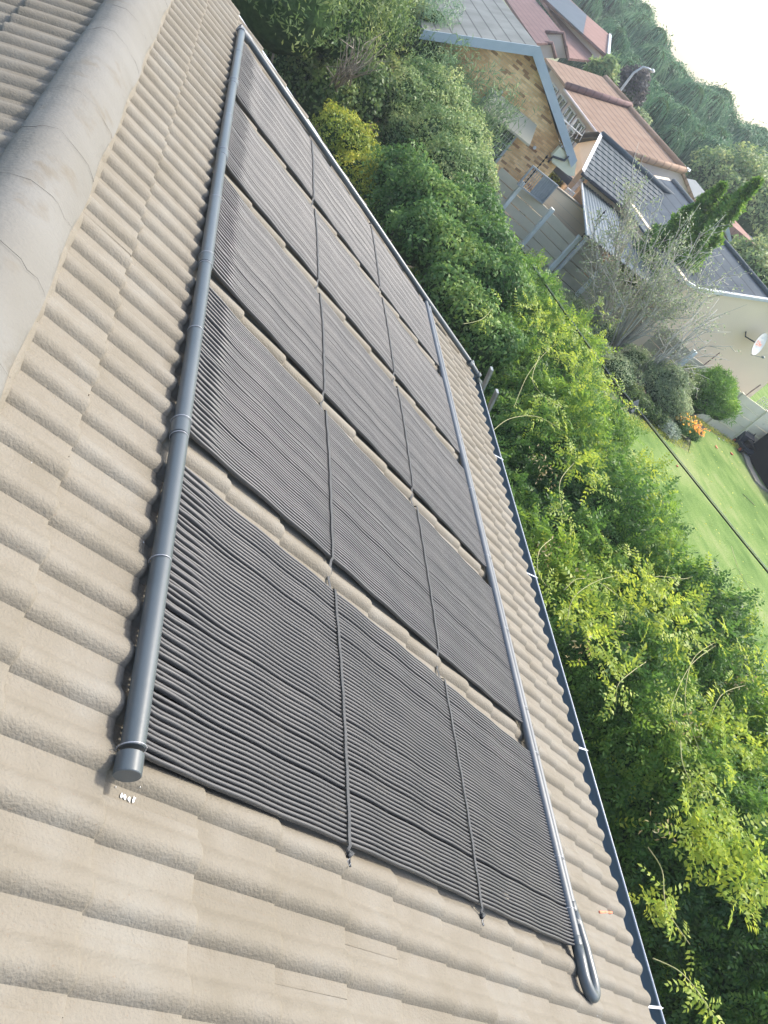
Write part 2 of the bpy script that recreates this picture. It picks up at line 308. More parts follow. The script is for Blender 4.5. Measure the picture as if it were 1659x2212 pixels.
M['wflower'] = leafmat('grey white leaf', [(0, (.12, .2, .1)), (.5, (.4, .45, .36)), (1, (.7, .72, .62))], trans=.2)

# ------------------------------------------------------------------ ground
def sheet(name, poly, z, mat, kind='structure', label=None):
    b = MB(); b.add([(x, y, z) for x, y in poly], [list(range(len(poly)))]); o = b.build(name, mat); o['kind'] = kind
    if label: o['label'] = label
    return o
sheet('ground', [(-800, -800), (1500, -800), (1500, 2000), (-800, 2000)], -.012, M['ground'])
sheet('planting_bed', [(2, -6), (12.2, -6), (12.2, 8), (12.0, 15.2), (10, 30), (-12, 34), (-12, 7.6), (2, 7.6)], -.004, M['soil'])
sheet('paved_path', [(3.55, -4), (7.6, -4), (7.8, 3.6), (7.2, 7.7), (3.55, 7.7)], .004, M['pave'])
lawn_poly = [(10.6, -6), (30, -6), (30, 17.8), (21.5, 18.6), (17.6, 17.9), (17.3, 16.6), (16.6, 15.6), (15.3, 15.5), (13.6, 15.6), (12.4, 15.2), (10.6, 14.9)]
sheet('lawn', lawn_poly, .008, M['lawn'])
# ------------------------------------------------------------------ our house: roof
house = thing('house', 'house with sandy beige roof tiles under the black solar mats', 'house', (0, 2, 0))
EDGES = [.49, .79, 1.09, 1.392, 1.70, 2.008, 2.304, 2.61, 2.90, 3.173, 3.459, 3.741, 4.03, 4.30, 4.56, 4.816]
U0 = .881; PT = .1449
def prof(u):                                 # two soft rolls to a tile, a flat pan between
    t = ((u-U0)/PT+.5) % 1.0; a = np.where(t < .5, (.5-t)/.25, (t-.5)/.34)
    return .026*np.where(a < 1, np.cos(np.clip(a, 0, 1)*np.pi/2)**.75, 0)
def verge_u(v): return 7.60-.172*v
def tiles(edges, place, umin, umax_fn, seed):
    rg = np.random.default_rng(seed); b = MB(); NU = 33
    for k in range(len(edges)-1):
        v0, v1 = edges[k], edges[k+1]; sh = PT*(k % 2)
        j0 = int(math.floor((umin-U0)/(2*PT)))-1
        for j in range(j0, 40):
            ua = U0-PT/2+j*2*PT+sh; ub = ua+2*PT
            if ub < umin: continue
            um = umax_fn((v0+v1)/2)
            if ua > um-.03: break
            cut = ub > um; ube = min(ub, um)
            u = np.linspace(ua, ube, NU); jt = rg.normal(0, .0013); js = rg.normal(0, .0012); jl = rg.normal(0, .003); tilt = rg.normal(0, .0012)
            vs = np.array([v0-.05, v0+.05, v0+(v1-v0)*.4, v0+(v1-v0)*.75, v1-.014, v1-.006, v1-.0015, v1, v1])+jl
            rr = np.array([0, 0, 0, 0, 0, -.0006, -.0022, -.005, 0])
            G = np.zeros((len(vs), NU, 3)); lift = np.clip((vs-v0)/(v1-v0), -.2, 1)*.016+.004
            for i, v in enumerate(vs):
                pr = prof(u-js*0)
                hgt = pr*(1-.04*(i in (6, 7)))+lift[i]+.004+jt+tilt*(v-v0)/.3+.0035*(u-ua)/.3+rr[i]
                if i == 8: hgt = pr*.35-.014
                G[i] = place(u+js, v, hgt)
            tone = rg.uniform(0, 1)
            b.grid(G, flip=False, tone=tone)
            # side lap edge
            if cut or True:
                e = G[:, -1]; e2 = e.copy(); e2[:, 2] -= .022; e2[:, 1] += .002
                b.grid(np.stack([e, e2], 1), tone=tone)
    return b
slope = tiles(EDGES, lambda u, v, h: rf(u, v, h), -1.6, verge_u, 3).build('roof', M['tile'], house, smooth=True, auto=40)
slope['label'] = 'beige tiled roof slope carrying the solar mats'
LE = [.10+.32*i for i in range(0, 8)]
slope2 = tiles(LE, lambda u, v, h: rl(u+.07, v, h), -1.2, lambda v: 8.3, 9).build('roof', M['tile'], house, smooth=True, auto=40)
slope2['label'] = 'far roof slope beyond the ridge, same beige tiles'
# roof deck under the tiles, keeps the light out
b = MB()
b.slab([rf(-1.6, RA, -.02), rf(7.45, RA, -.02), rf(6.7, 4.78, -.02), rf(-1.6, 4.78, -.02)], (0, 0, -.05))
b.slab([rl(-1.6, 0, -.02), rl(-1.6, 2.6, -.02), rl(8.2, 2.6, -.02), rl(8.2, 0, -.02)], (0, 0, -.05))
b.build('roof_deck', M['dark'], house)
# ridge cap: broad painted mortar cap in pieces
u = np.arange(-1.4, 8.4, .02); cs = []
prof_c = [(.165, 'r', -.01), (.16, 'r', .052), (.148, 'r', .061), (.11, 'r', .076), (.07, 'r', .089), (.04, 'r', .096), (0, 'r', .101), (.02, 'l', .097), (.04, 'l', .091), (.065, 'l', .082), (.09, 'l', .070), (.105, 'l', .056), (.11, 'l', -.01)]
G = np.zeros((len(prof_c), len(u), 3))
ph = (u/.40) % 1; seam = np.where(ph < .06, .004*(1-ph/.06), 0)+.004*ph
lump = .004*np.sin(u*5.1+1)+.003*np.sin(u*13.7)+.002*np.sin(u*31)
for i, (s_, sd, hh) in enumerate(prof_c):
    wob = .6*lump*(1 if i not in (0, 12) else 0)+.5*seam*(1 if i not in (0, 12) else 0)+.0003*rng.normal(0, 1, len(u))
    wedge = .006*np.sin(u*9+i)*(s_ > .15)
    P_ = rf(u, RA+s_+wedge, hh+wob) if sd == 'r' else rl(u, s_+wedge, hh+wob)
    if s_ == 0: P_ = rf(u, RA, 0)+np.stack([0*u, 0*u, hh+wob], -1)
    G[i] = P_
b = MB(); b.grid(G, flip=True); b.build('ridge_cap', M['cap'], slope, smooth=True, auto=50)
for uj in np.arange(-1.2, 8.2, .42):
    P_ = []
    for (s_, sd, hh) in prof_c[1:-1]:
        uu = uj+.012*math.sin(s_*60+uj*9)+.05*s_; p = rf(uu, RA+s_, hh+.003) if sd == 'r' else rl(uu, s_, hh+.003)
        if s_ == 0: p = rf(uu, RA, 0)+np.array([0, 0, hh+.0025])
        P_.append(p)
    b = MB(); b.tube(P_, [.0007*random.uniform(.2, 1.6) for _ in P_], 4); b.build('cap_joint', M['stain'], slope)
# mortar fillet along the lower edge of the cap
b = MB(); u = np.arange(-1.4, 7.8, .03)
G = np.stack([rf(u, RA+.15+0*u, .045+.003*np.sin(u*20)), rf(u, RA+.175+.006*np.sin(u*41.9), 0.036+.010*np.cos((u-U0)*2*np.pi/PT)+.003*rng.normal(0, 1, len(u))), rf(u, RA+.20+.008*np.sin(u*17)+.004*rng.normal(0, 1, len(u)), .002+0*u)], 0)
b.grid(G, flip=False)
u = np.arange(-1.4, 8.3, .03)
b.grid(np.stack([rl(u, .095+0*u, .045+0*u), rl(u, .115+.006*np.sin(u*33), .022+.008*np.cos((u-U0)*2*np.pi/PT)), rl(u, .14+.008*np.sin(u*15), .002+0*u)], 0), flip=True)
b.build('mortar_bedding', M['tile'], slope, smooth=True)
# verge: barge board and thin metal edge
b = MB()
for (o1, o2, zt, zb) in ((.0, .03, .012, -.20),):
    A = [rf(verge_u(.4)+o1, .4, zt), rf(verge_u(4.84)+o1, 4.84, zt), rf(verge_u(4.84)+o1, 4.84, zb), rf(verge_u(.4)+o1, .4, zb)]
    b.slab(A, (0, .03, 0))
b.build('barge_board', M['gutlip'], house)
b = MB(); b.bar(rf(verge_u(.4)+.02, .4, .022), rf(verge_u(4.84)+.02, 4.84, .022), .05, .008); b.build('verge_trim', M['gutlip'], house)
# walls
EX, EZ = float(rf(0, 4.816)[0]), float(rf(0, 4.816)[2])
b = MB(); b.box((-4.5, -4, 0), (EX-.55, 6.75, EZ-.12)); b.build('wall', M['wall'], house)
b = MB(); b.slab([(-4.5, 6.75, EZ-.12), (EX-.55, 6.75, EZ-.12), (EX-.6, 6.75, EZ+.05), (0, 6.75, 4.2), (-4.5, 6.75, 2.7)], (0, .2, 0)); b.build('gable_wall', M['wall'], house)
b = MB(); b.box((EX-.10, -1.6, EZ-.24), (EX-.075, 7.0, EZ-.045)); b.build('fascia', M['gutter'], house)
b = MB(); b.box((EX-.56, -1.6, EZ-.24), (EX-.102, 7.0, EZ-.228)); b.build('soffit', M['white'], house)
# gutter: open half round channel
gy_ = np.array([-1.6, 7.05]); an = np.linspace(math.pi, 2*math.pi, 13)
gcx, gcz, gr = EX+.100, EZ-.045, .090
GX0 = EX-.02
b = MB(); G = np.zeros((13, 2, 3)); G2 = G.copy()
for i, a in enumerate(an):
    for j, yy in enumerate(gy_):
        G[i, j] = (gcx+gr*math.cos(a), yy, gcz+gr*math.sin(a)); G2[i, j] = (gcx+(gr+.003)*math.cos(a), yy, gcz+(gr+.003)*math.sin(a))
b.grid(G); b.grid(G2, flip=True)
for yy in gy_:
    b.add([(gcx+gr*math.cos(a), yy, gcz+gr*math.sin(a)) for a in an], [list(range(13))])
gut = b.build('gutter', M['gutter'], house, smooth=True, auto=50)
b = MB(); b.tube([(gcx+gr+.004, -1.6, gcz+.004), (gcx+gr+.004, 7.05, gcz+.004)], .0065, 8); b.build('gutter_lip', M['gutlip'], gut, smooth=True)
b0 = None
for yy in (.86, 2.39, 3.93, 5.40):
    b = MB(); b.bar((gcx-gr+.03, yy, gcz+.012), (gcx+gr+.01, yy, gcz+.010), .014, .004); b.bar((gcx+gr+.012, yy, gcz+.012), (gcx+gr+.012, yy, gcz-.03), .022, .004, up=(0, 1, 0)); b.build('gutter_bracket', M['gutlip'], gut)
# fine crack and lime spots on the tiles
b = MB(); pts = [rf(.60, .80+0, .05), rf(.60, .84, .046)]
def onroof(px, py, hh=.03):
    nw = np.array([SN, 0, CS]); q = ray(px, py); t = -(HP-hh)/(q @ nw); P = np.array([0, 0, CAMZ])+q*t; return P
cr = [(195, 1768), (203, 1782), (208, 1790), (214, 1800)]
pts = [onroof(x, y, .0385) for x, y in cr]; b.tube(pts, [.0006, .0014, .001, .0005], 5); b.build('crack', M['soil'], slope)
def ontile(px, py):
    hh = .02
    for _ in range(5):
        p = onroof(px, py, hh); u_ = p[1]; v_ = (p[0]-FOOT[0]-hh*SN)/CS
        k = max([e for e in EDGES if e <= v_] or [EDGES[0]]); hh = float(prof(np.array(u_)))+.006+.019*min(1, (v_-k)/.3)
    return onroof(px, py, hh)
b = MB()
for (x, y, s_) in [(262, 1718, .006), (270, 1722, .008), (278, 1726, .009), (288, 1727, .007), (292, 1725, .005), (250, 1700, .003), (303, 1700, .003), (258, 1690, .0025), (38, 1466, .006), (42, 1462, .005), (68, 1000, .004), (150, 820, .003), (160, 188, .005), (152, 192, .003), (163, 204, .004), (62, 455, .006), (10, 590, .006), (34, 434, .004), (175, 300, .003), (310, 1172, .003)]:
    c = ontile(x, y)
    if x < 165 and y < 500: continue
    an = np.linspace(0, 2*np.pi, 9)[:-1]; rr = .55*s_*rng.uniform(.4, 1.3, 8)
    V = [c+np.array([math.cos(a)*q, math.sin(a)*q*1.8, -math.cos(a)*q*.37+.001]) for a, q in zip(an, rr)]; V.append(c+np.array([0, 0, .0025]))
    b = MB(); b.add(V, [[i, (i+1) % 8, 8] for i in range(8)]); b.build('lime_splash', M['white'], slope)

# ------------------------------------------------------------------ solar pool heater
solar = thing('solar_pool_heater', 'black rubber tube solar mats strapped between grey header pipes on the beige tiles', 'solar heater', rf(.9, 2.5, .03))
HV, LV = 1.107, 3.835
hp = MB(); us = np.linspace(.90, 6.86, 40)
hp.tube(rf(us, HV+.004*np.sin(us), .076), .029, 20)
header = hp.build('header_pipe', M['pvc'], solar, smooth=True, auto=50); header['label'] = 'upper header pipe along the top of the mats'
b = MB(); b.tube(rf([.833, .835, .884, .886], HV, .076), [.031, .0325, .0325, .029], 24); b.build('end_cap', M['pvc'], header, smooth=True, auto=25)
for uc in (2.06, 3.22, 4.42, 5.62):
    b = MB(); b.tube(rf([uc-.035, uc-.033, uc+.033, uc+.035], HV, .076), [.029, .0325, .0325, .029], 18); b.build('coupling', M['pvc'], header, smooth=True, auto=40)
def ring(uc, v, hh, rad, rw=.0016):
    t = np.linspace(0, 2*np.pi, 19)[:-1]; c = rf(uc, v, hh); ax = np.array([SN, 0, CS]); sx = np.array([CS, 0, -SN])
    P = [c+ax*(rad*math.sin(a))+sx*(rad*math.cos(a))+np.array([0, .004*math.sin(a+1), 0]) for a in t]; P.append(P[0]); return P
for uc in (.900, 1.475, 2.02, 2.10, 2.66, 3.18, 3.26, 3.85, 4.38, 4.46, 5.0, 5.58, 5.66, 6.3):
    b = MB(); b.tube(ring(uc, HV, .076, .0345 if abs((uc-2.06) % 1.18) < .1 else .0305), .0016, 5, cap=False); b.build('wire_tie', M['wire'], header, smooth=True)
# lower header with a return pipe lying against it
b = MB(); us = np.linspace(.99, 6.64, 30); b.tube(rf(us, LV+.003*np.sin(us*2), .062), .0235, 18); low = b.build('header_pipe', M['pvcl'], solar, smooth=True, auto=50); low['label'] = 'lower header pipe at the foot of the mats'
b = MB(); us = np.linspace(1.16, 6.70, 30); b.tube(rf(us, LV+.054+.004*np.sin(us*1.3), .058), .0235, 18); ret = b.build('return_pipe', M['pvcl'], solar, smooth=True, auto=50)
b = MB(); b.tube(rf([.93, .935, .995, 1.0], LV, .062), [.024, .0265, .0265, .024], 16); b.build('coupling', M['pvc'], low, smooth=True, auto=40)
b = MB(); b.tube(rf([1.06, 1.065, 1.17, 1.175], LV+.068, .056), [.023, .0255, .0255, .023], 16); b.build('coupling', M['pvc'], low, smooth=True, auto=40)
t = np.linspace(0, 1, 26); th = np.pi*t
ub = rf(.845-.080*np.sin(th)+.0*t, LV+.052-.052*np.cos(th), .060)
pts = np.vstack([rf([.96, .90], LV, .062), ub, rf([.90, .97, 1.06, 1.12], [LV+.106, LV+.104, LV+.085, LV+.060], .058)])
b = MB(); b.tube(pts, .0275, 18); b.build('u_bend', M['pvc'], low, smooth=True)
b = MB(); b.tube(rf([6.60, 6.61, 6.67, 6.675], LV, .062), [.02, .0245, .0245, .02], 14); b.build('end_cap', M['pvcl'], low, smooth=True, auto=40)
for uc in (1.12, 1.36, 1.92, 2.2, 2.75, 3.35, 4.0, 4.6, 5.2, 5.9, 6.5):
    P_ = [rf(uc, LV-.024, .06), rf(uc, LV-.012, .083), rf(uc, LV+.02, .087), rf(uc, LV+.055, .081), rf(uc, LV+.078, .06), rf(uc+.003, LV+.07, .036), rf(uc, LV, .038), rf(uc, LV-.024, .06)]
    b = MB(); b.tube(P_, .0016, 5, cap=False); b.build('wire_tie', M['wire'], low, smooth=True)
# the feed pipe running down beside the verge, over the gutter and down by the ladder
pv = [rf(6.86, HV, .076), rf(6.885, HV+.01, .078), rf(6.90, HV+.05, .08), rf(6.89, HV+.12, .08)]
vv = np.linspace(1.4, 4.72, 16); pv += [rf(6.89-.085*(v-1.2)+.012*math.sin(v*3), v, .082) for v in vv]
pv += [rf(6.57, 4.80, .082), rf(6.575, 4.86, .075), rf(6.60, 4.90, .05)]
pe = rf(6.60, 4.90, .05); pv += [pe+np.array([.07, .05, -.05]), pe+np.array([.15, .12, -.09]), pe+np.array([.22, .17, -.16]), pe+np.array([.25, .19, -.4]), pe+np.array([.25, .19, -2.3])]
b = MB(); b.tube(pv, .0275, 16); feed = b.build('feed_pipe', M['pvc'], solar, smooth=True)
b = MB(); b.tube([rf(6.885, HV-.03, .076), rf(6.89, HV+.03, .078), rf(6.895, HV+.09, .08)], .033, 16); b.tube(rf(6.865, [HV-.001, HV+.001], .076)+np.array([[0, -.035, 0], [0, .03, 0]]), .033, 16); b.build('elbow', M['pvcl'], header, smooth=True, auto=50)
for v in (4.68, 4.86):
    c = rf(6.572, v, .08); b = MB(); b.tube([rf(6.572+.002, v-.02, .081), rf(6.574, v+.02, .079)], .032, 14); b.build('coupling', M['pvc'], feed, smooth=True, auto=40)
# mats of fine tubes
topU = [.905, 2.11, 3.27, 4.43, 5.59]; topE = [1.93, 3.085, 4.245, 5.405, 6.77]
botU = [.955, 2.09, 3.24, 4.39, 5.54]; botE = [1.92, 3.06, 4.21, 5.35, 6.59]
NT = 62
def mat_h(u, v):
    base = .0550+.0016*np.cos(2*np.pi*(u-U0)/PT)
    k_ = .5+.5*np.sin(2*np.pi*(v-1.09)/.294-1.9)
    return base+.004*k_+.0008*np.sin(u*9+v*2)*np.sin(v*3.1+u*2)
for pnl in range(5):
    b = MB(); rg = np.random.default_rng(20+pnl)
    v = np.concatenate([np.linspace(HV+.025, HV+.26, 14), np.linspace(HV+.3, LV-.2, 40), np.linspace(LV-.16, LV-.016, 10)])
    s = (v-v[0])/(v[-1]-v[0])
    drift = .012*np.sin(s*4+pnl*1.7)*np.sin(np.pi*s)
    # group gaps
    g = np.zeros(NT+1)
    bounds = sorted(rg.choice(np.arange(5, NT-5, 1), 7, replace=False).tolist())
    gw = np.zeros((NT, len(v)))
    for bd in bounds:
        wdt = rg.uniform(.0022, .0050); ctr = rg.uniform(.1, .8); ln = rg.uniform(.3, .8)
        prof_g = wdt*(.45+np.exp(-((s-ctr)/ln)**2)); gw[bd:] += prof_g
    if pnl < 5:
        for bd in (10+pnl*2, 30+pnl*2, 48-pnl):                # splits in the webbing near the header
            gw[bd:] += .014*np.clip(1-(v-HV)/.42, 0, 1)*np.clip((v-HV)/.08, 0, 1)
    gw -= gw[-1]*np.linspace(0, 1, NT)[:, None]
    for i in range(NT):
        fr = (i+.5)/NT
        uc = (topU[pnl]+(topE[pnl]-topU[pnl])*fr)*(1-s)+(botU[pnl]+(botE[pnl]-botU[pnl])*fr)*s+drift*(1-.3*fr)+gw[i]
        dv = v-v[0]; de = v[-1]-v
        ends = np.exp(-dv/.07); endb = np.exp(-de/.04)
        uc = uc+(.0012*np.sin(i*2.4)+.0010*rg.normal())*ends*(dv > .02)
        hgt = mat_h(uc, v); alt = 1 if i % 2 else -1
        hgt = hgt*(1-ends)+(.068+.0025*alt)*ends+(.003*alt+.001)*np.exp(-((dv-.09)/.06)**2)
        hgt = hgt*(1-endb)+.060*endb+.0005*rg.normal()
        rad = .0051
        G = np.zeros((7, len(v), 3))
        for q, (du, dh) in enumerate(((-.9, -2.3), (-1., -.1), (-.66, .58), (.0, .8), (.66, .58), (1.0, -.1), (.9, -2.3))):
            G[q] = rf(uc+du*rad, v, hgt+dh*rad)
        b.grid(G, flip=False, tone=rg.uniform(0, 1))
        if i < NT-1 and False: pass
        # webbing below the tubes, its near-black colour paints the shade in the gaps
        if i % 1 == 0:
            un = uc+.0116
            mask = (dv > .0)
            vi = np.where(mask)[0]
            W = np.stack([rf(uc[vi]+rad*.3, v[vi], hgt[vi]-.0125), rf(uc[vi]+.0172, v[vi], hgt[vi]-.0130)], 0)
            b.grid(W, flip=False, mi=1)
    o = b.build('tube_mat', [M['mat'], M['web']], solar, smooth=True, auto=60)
    o['label'] = ['nearest tube mat', 'second tube mat from the camera', 'middle tube mat', 'fourth tube mat from the camera', 'farthest tube mat'][pnl]
# straps
for v0, nm in ((2.01, 'upper strap across the mats'), (2.885, 'lower strap across the mats')):
    us = np.arange(.90, 6.75, .012); h_ = []
    for uu in us:
        on = any(topU[p]*(1-.4)+botU[p]*.4-.01 < uu < topE[p]*.6+botE[p]*.4+.01 for p in range(5))
        h_.append(mat_h(uu, v0)+.0075 if on else float(prof(np.array(uu)))+.022)
    h_ = np.array(h_); h_ = np.maximum(h_, np.convolve(np.pad(h_, 5, 'edge'), np.ones(11)/11, 'valid'))
    sway = .006*np.sin(us*5.3)+.005*np.sin(us*2)
    gapu = np.abs(((us-.9) % 1.17)-1.12) < .06
    A = rf(us, v0-.0065+sway, h_+.002); B = rf(us, v0+.0065+sway, h_+.003); A2 = rf(us, v0-.0065+sway, h_-.000); B2 = rf(us, v0+.0065+sway, h_+.001)
    b = MB(); b.grid(np.stack([A2, A, B, B2], 0), flip=False); st = b.build('strap', M['strap'], solar, smooth=True, auto=60); st['label'] = nm
    b = MB(); P_ = [rf(.905+.012*math.sin(q*2.2), v0+.014*math.cos(q*1.9)+.01*q/6, .055+.006*math.sin(q*3.1)) for q in range(9)]; b.tube(P_, .0055, 7)
    b.tube([rf(.90, v0+.01, .05), rf(.88, v0+.016, .047), rf(.872, v0+.022, .044)], .004, 6); b.build('strap_knot', M['strap'], st, smooth=True)
    b = MB(); b.tube([rf(.89, v0+.004, .055), rf(.880, v0-.004, .053), rf(.870, v0+.008, .05), rf(.878, v0+.012, .052)], .0013, 5); b.build('wire_tie', M['wire'], st, smooth=True)
# small things lying on the tiles
b = MB(); q = ontile(1292, 1971)+np.array([0, 0, .008]); q2 = ontile(1319, 1972)+np.array([0, 0, .008]); b.tube([q, q2], .0065, 8)
tag(b.build('plastic_strip', M['orange']), 'short orange plastic tube lying on the beige tiles near the gutter', 'plastic strip')
b = MB(); b.tube([onroof(342, 1357, .03), onroof(352, 1366, .035), onroof(361, 1376, .03)], .002, 5)
tag(b.build('wire_offcut', M['white']), 'thin white wire offcut lying on a tile left of the upper pipe', 'wire')
b = MB(); b.tube([onroof(1284, 2155, .05), onroof(1288, 2170, .03), onroof(1290, 2195, .03)], .0018, 5)
tag(b.build('wire_offcut', M['white']), 'loose wire end on the tile below the pipe bend', 'wire')
# ------------------------------------------------------------------ ladder
lad = thing('ladder', 'old aluminium ladder leaning against the gutter with two rail ends showing', 'ladder', (5.35, 6.95, 0))
A0 = np.array([4.42, 6.99, 2.80]); B0 = np.array([4.42, 6.60, 2.78]); dn = np.array([1.0, .02, -2.78])
for P_ in (A0, B0):
    b = MB(); b.bar(P_, P_+dn, .028, .075, up=(0, 1, 0)); b.build('rail', M['alu'], lad)
for i in range(8):
    q = .12+i*.1; b = MB(); b.tube([A0+dn*q, B0+dn*q], .014, 8); b.build('rung', M['alu'], lad)

exec_bg = True
# ------------------------------------------------------------------ brick house across the fence
YB = 23.0
def pol(fn, pts, y): return [aty(*fn(*p), y) for p in pts]
ap = aty(*C3(1090, 225), YB); Rr = aty(*C3(1432, 1265), YB); Ll = aty(*C3(110, 85), YB)
Rz = Rr[2]; Ll = np.array([Ll[0], YB, Rz+.05])
brick = thing('brick_house', 'face brick house gable with pale blue fascia boards and grey roof', 'house', (ap[0], YB, 0))
b = MB(); b.slab([(Ll[0]+.15, YB+.25, 0), (Rr[0]-.25, YB+.25, 0), (Rr[0]-.25, YB+.25, Rz-.15), (ap[0], YB+.25, ap[2]-.15), (Ll[0]+.15, YB+.25, Rz-.1)], (0, 12, 0)); b.build('wall', M['brick'], brick)
b = MB(); Yb2 = YB+13
b.slab([(Ll[0]-.2, YB, Ll[2]+.02), (ap[0], YB, ap[2]+.03), (ap[0], Yb2, ap[2]+.03), (Ll[0]-.2, Yb2, Ll[2]+.02)], (0, 0, -.08))
b.slab([(Rr[0]+.02, YB, Rr[2]+.02), (Rr[0]+.02, Yb2, Rr[2]+.02), (ap[0], Yb2, ap[2]+.03), (ap[0], YB, ap[2]+.03)], (0, 0, -.08))
b.build('roof', M['greytile'], brick)
b = MB(); b.slab([(Ll[0]-.22, YB-.03, Ll[2]+.05), (ap[0], YB-.03, ap[2]+.06), (ap[0], YB-.03, ap[2]-.22), (Ll[0]-.22, YB-.03, Ll[2]-.2)], (0, .028, 0)); b.build('fascia', M['fascia'], brick)
b = MB(); b.slab([(Rr[0]+.02, YB-.034, Rr[2]+.05), (ap[0], YB-.034, ap[2]+.06), (ap[0], YB-.034, ap[2]-.22), (Rr[0]+.02, YB-.034, Rr[2]-.2)], (0, .028, 0)); b.build('fascia', M['fascia'], brick)
YW = YB+.25
h1 = pol(C3, [(700, 620), (1040, 895)], YW-.005); h2 = pol(C3, [(1022, 1105), (610, 800)], YW-.5)
zt = (h1[0][2]+h1[1][2])/2; zb = (h2[0][2]+h2[1][2])/2
hx0, hx1 = h2[1][0]-.1, h2[0][0]
b = MB(); b.slab([(hx0, YW-.005, zt), (hx1+.0, YW-.005, zt), (hx1, YW-.5, zb), (hx0, YW-.5, zb)], (0, 0, -.06)); b.build('window_hood', M['hood'], brick)
w0 = aty(*C3(900, 1010), YW-.03); w1 = aty(*C3(690, 1290), YW-.03)
wx1 = w0[0]+.02; wx0 = wx1-1.5; wz1 = zb+.15; wz0 = w1[2]-.05
b = MB(); b.box((wx0, YW-.025, wz0), (wx1, YW-.006, wz1)); win = b.build('window', M['glass'], brick)
b = MB()
for x0 in (wx0, (wx0+wx1)/2, wx1): b.box((x0-.03, YW-.05, wz0), (x0+.03, YW-.028, wz1))
for z0 in (wz0, wz1): b.box((wx0, YW-.052, z0-.03), (wx1, YW-.03, z0+.03))
b.build('frame', M['gutlip'], win)
b = MB()
for i in range(16): x0 = wx0+(i+.5)*(wx1-wx0)/16; b.box((x0-.008, YW-.075, wz0), (x0+.008, YW-.06, wz1))
for i in range(7): z0 = wz0+(i+.5)*(wz1-wz0)/7; b.box((wx0, YW-.062, z0-.008), (wx1, YW-.05, z0+.008))
b.build('burglar_bars', M['mesh'], win)
for q in ((750, 625), (1057, 1142)):
    p = aty(*C3(*q), YW-.04); b = MB(); b.tube([p, p+np.array([0, .04, 0])], .05, 10); b.build('wall_lamp', M['white'], brick, smooth=True, auto=40)
# cream boxed eave and downpipe
YC = YB+.05
cp = pol(C3, [(1290, 1130), (1215, 1215), (1215, 1275), (1365, 1395), (1425, 1405), (1440, 1265), (1370, 1210)], YC)
b = MB(); b.slab(cp, (0, .15, 0)); b.build('boxed_eave', M['cream'], brick)
b = MB(); b.tube(pol(C3, [(1370, 1215), (1330, 1258), (1225, 1222), (1180, 1275)], YC-.06), .035, 8); b.build('downpipe', M['dark'], brick, smooth=True)
cp = pol(C3, [(1210, 1275), (1410, 1425), (1360, 1490), (1205, 1330)], YC+.4)
b = MB(); b.slab(cp, (0, .4, 0)); b.build('carport_edge', M['dark'], brick)

# ------------------------------------------------------------------ panel fence
FA = [np.append(atz(*C3(*q), 1.5)[:2], 0) for q in ((680, 1250), (935, 1480), (1205, 1725))]+[np.append(atz(*C4(275, 630), 1.5)[:2], 0)]
dirf = (FA[3]-FA[0])/3; dirf2 = dirf
posts = [FA[0]-dirf*2, FA[0]-dirf, FA[0], FA[1], FA[2], FA[3], FA[3]+dirf, FA[3]+dirf*2, FA[3]+dirf*3]
corner = np.array([16.7, 18.75, 0])
posts[-1] = corner
fen = thing('panel_fence', 'weathered precast concrete panel fence with pale posts beside the brick house', 'fence', posts[3])
for a, c in zip(posts[:-1], posts[1:]):
    b = MB(); dd = (c-a)/np.linalg.norm(c-a)
    for i in range(5):
        z0 = .01+i*.3; off = np.array([dd[1], -dd[0], 0])*(.010*(-1)**i)
        b.bar(a+off+np.array([0, 0, z0+.146]), c+off+np.array([0, 0, z0+.146]), .04, .276)
    dk = (np.linalg.norm(a-FA[3]) < .1 or np.dot(a-FA[3], dirf) > .1)
    b.build('panel', M['concd'] if dk else M['conc'], fen)
for p in posts:
    b = MB(); b.box((p[0]-.06, p[1]-.085, 0), (p[0]+.06, p[1]+.06, 1.60)); b.build('post', M['concp'], fen)
# strands with insulators on uprights over the fence
el = thing('electric_fence', 'electric fence uprights with black insulators standing on the concrete panel fence', 'electric fence', posts[3]+np.array([0, 0, 1.5]))
for p in (posts[3], posts[5]):
    q = p+np.array([.06, 0, 1.35]); q2 = q+np.array([0, 0, 1.25])
    b = MB(); b.tube([q, q2], .012, 6)
    for i in range(9): z = .1+i*.13; b.tube([q+np.array([0, -.01, z]), q+np.array([0, -.01, z+.06])], .028, 6)
    b.build('upright', M['black'], el)
b = MB()
for z in (.25, .5, .75, 1.0, 1.2):
    b.tube([posts[0]+np.array([.06, 0, 1.35+z]), posts[3]+np.array([.06, 0, 1.35+z]), posts[5]+np.array([.06, 0, 1.35+z]), corner+np.array([.06, 0, 1.2+z])], .0025, 4)
b.build('wire', M['alu'], el)
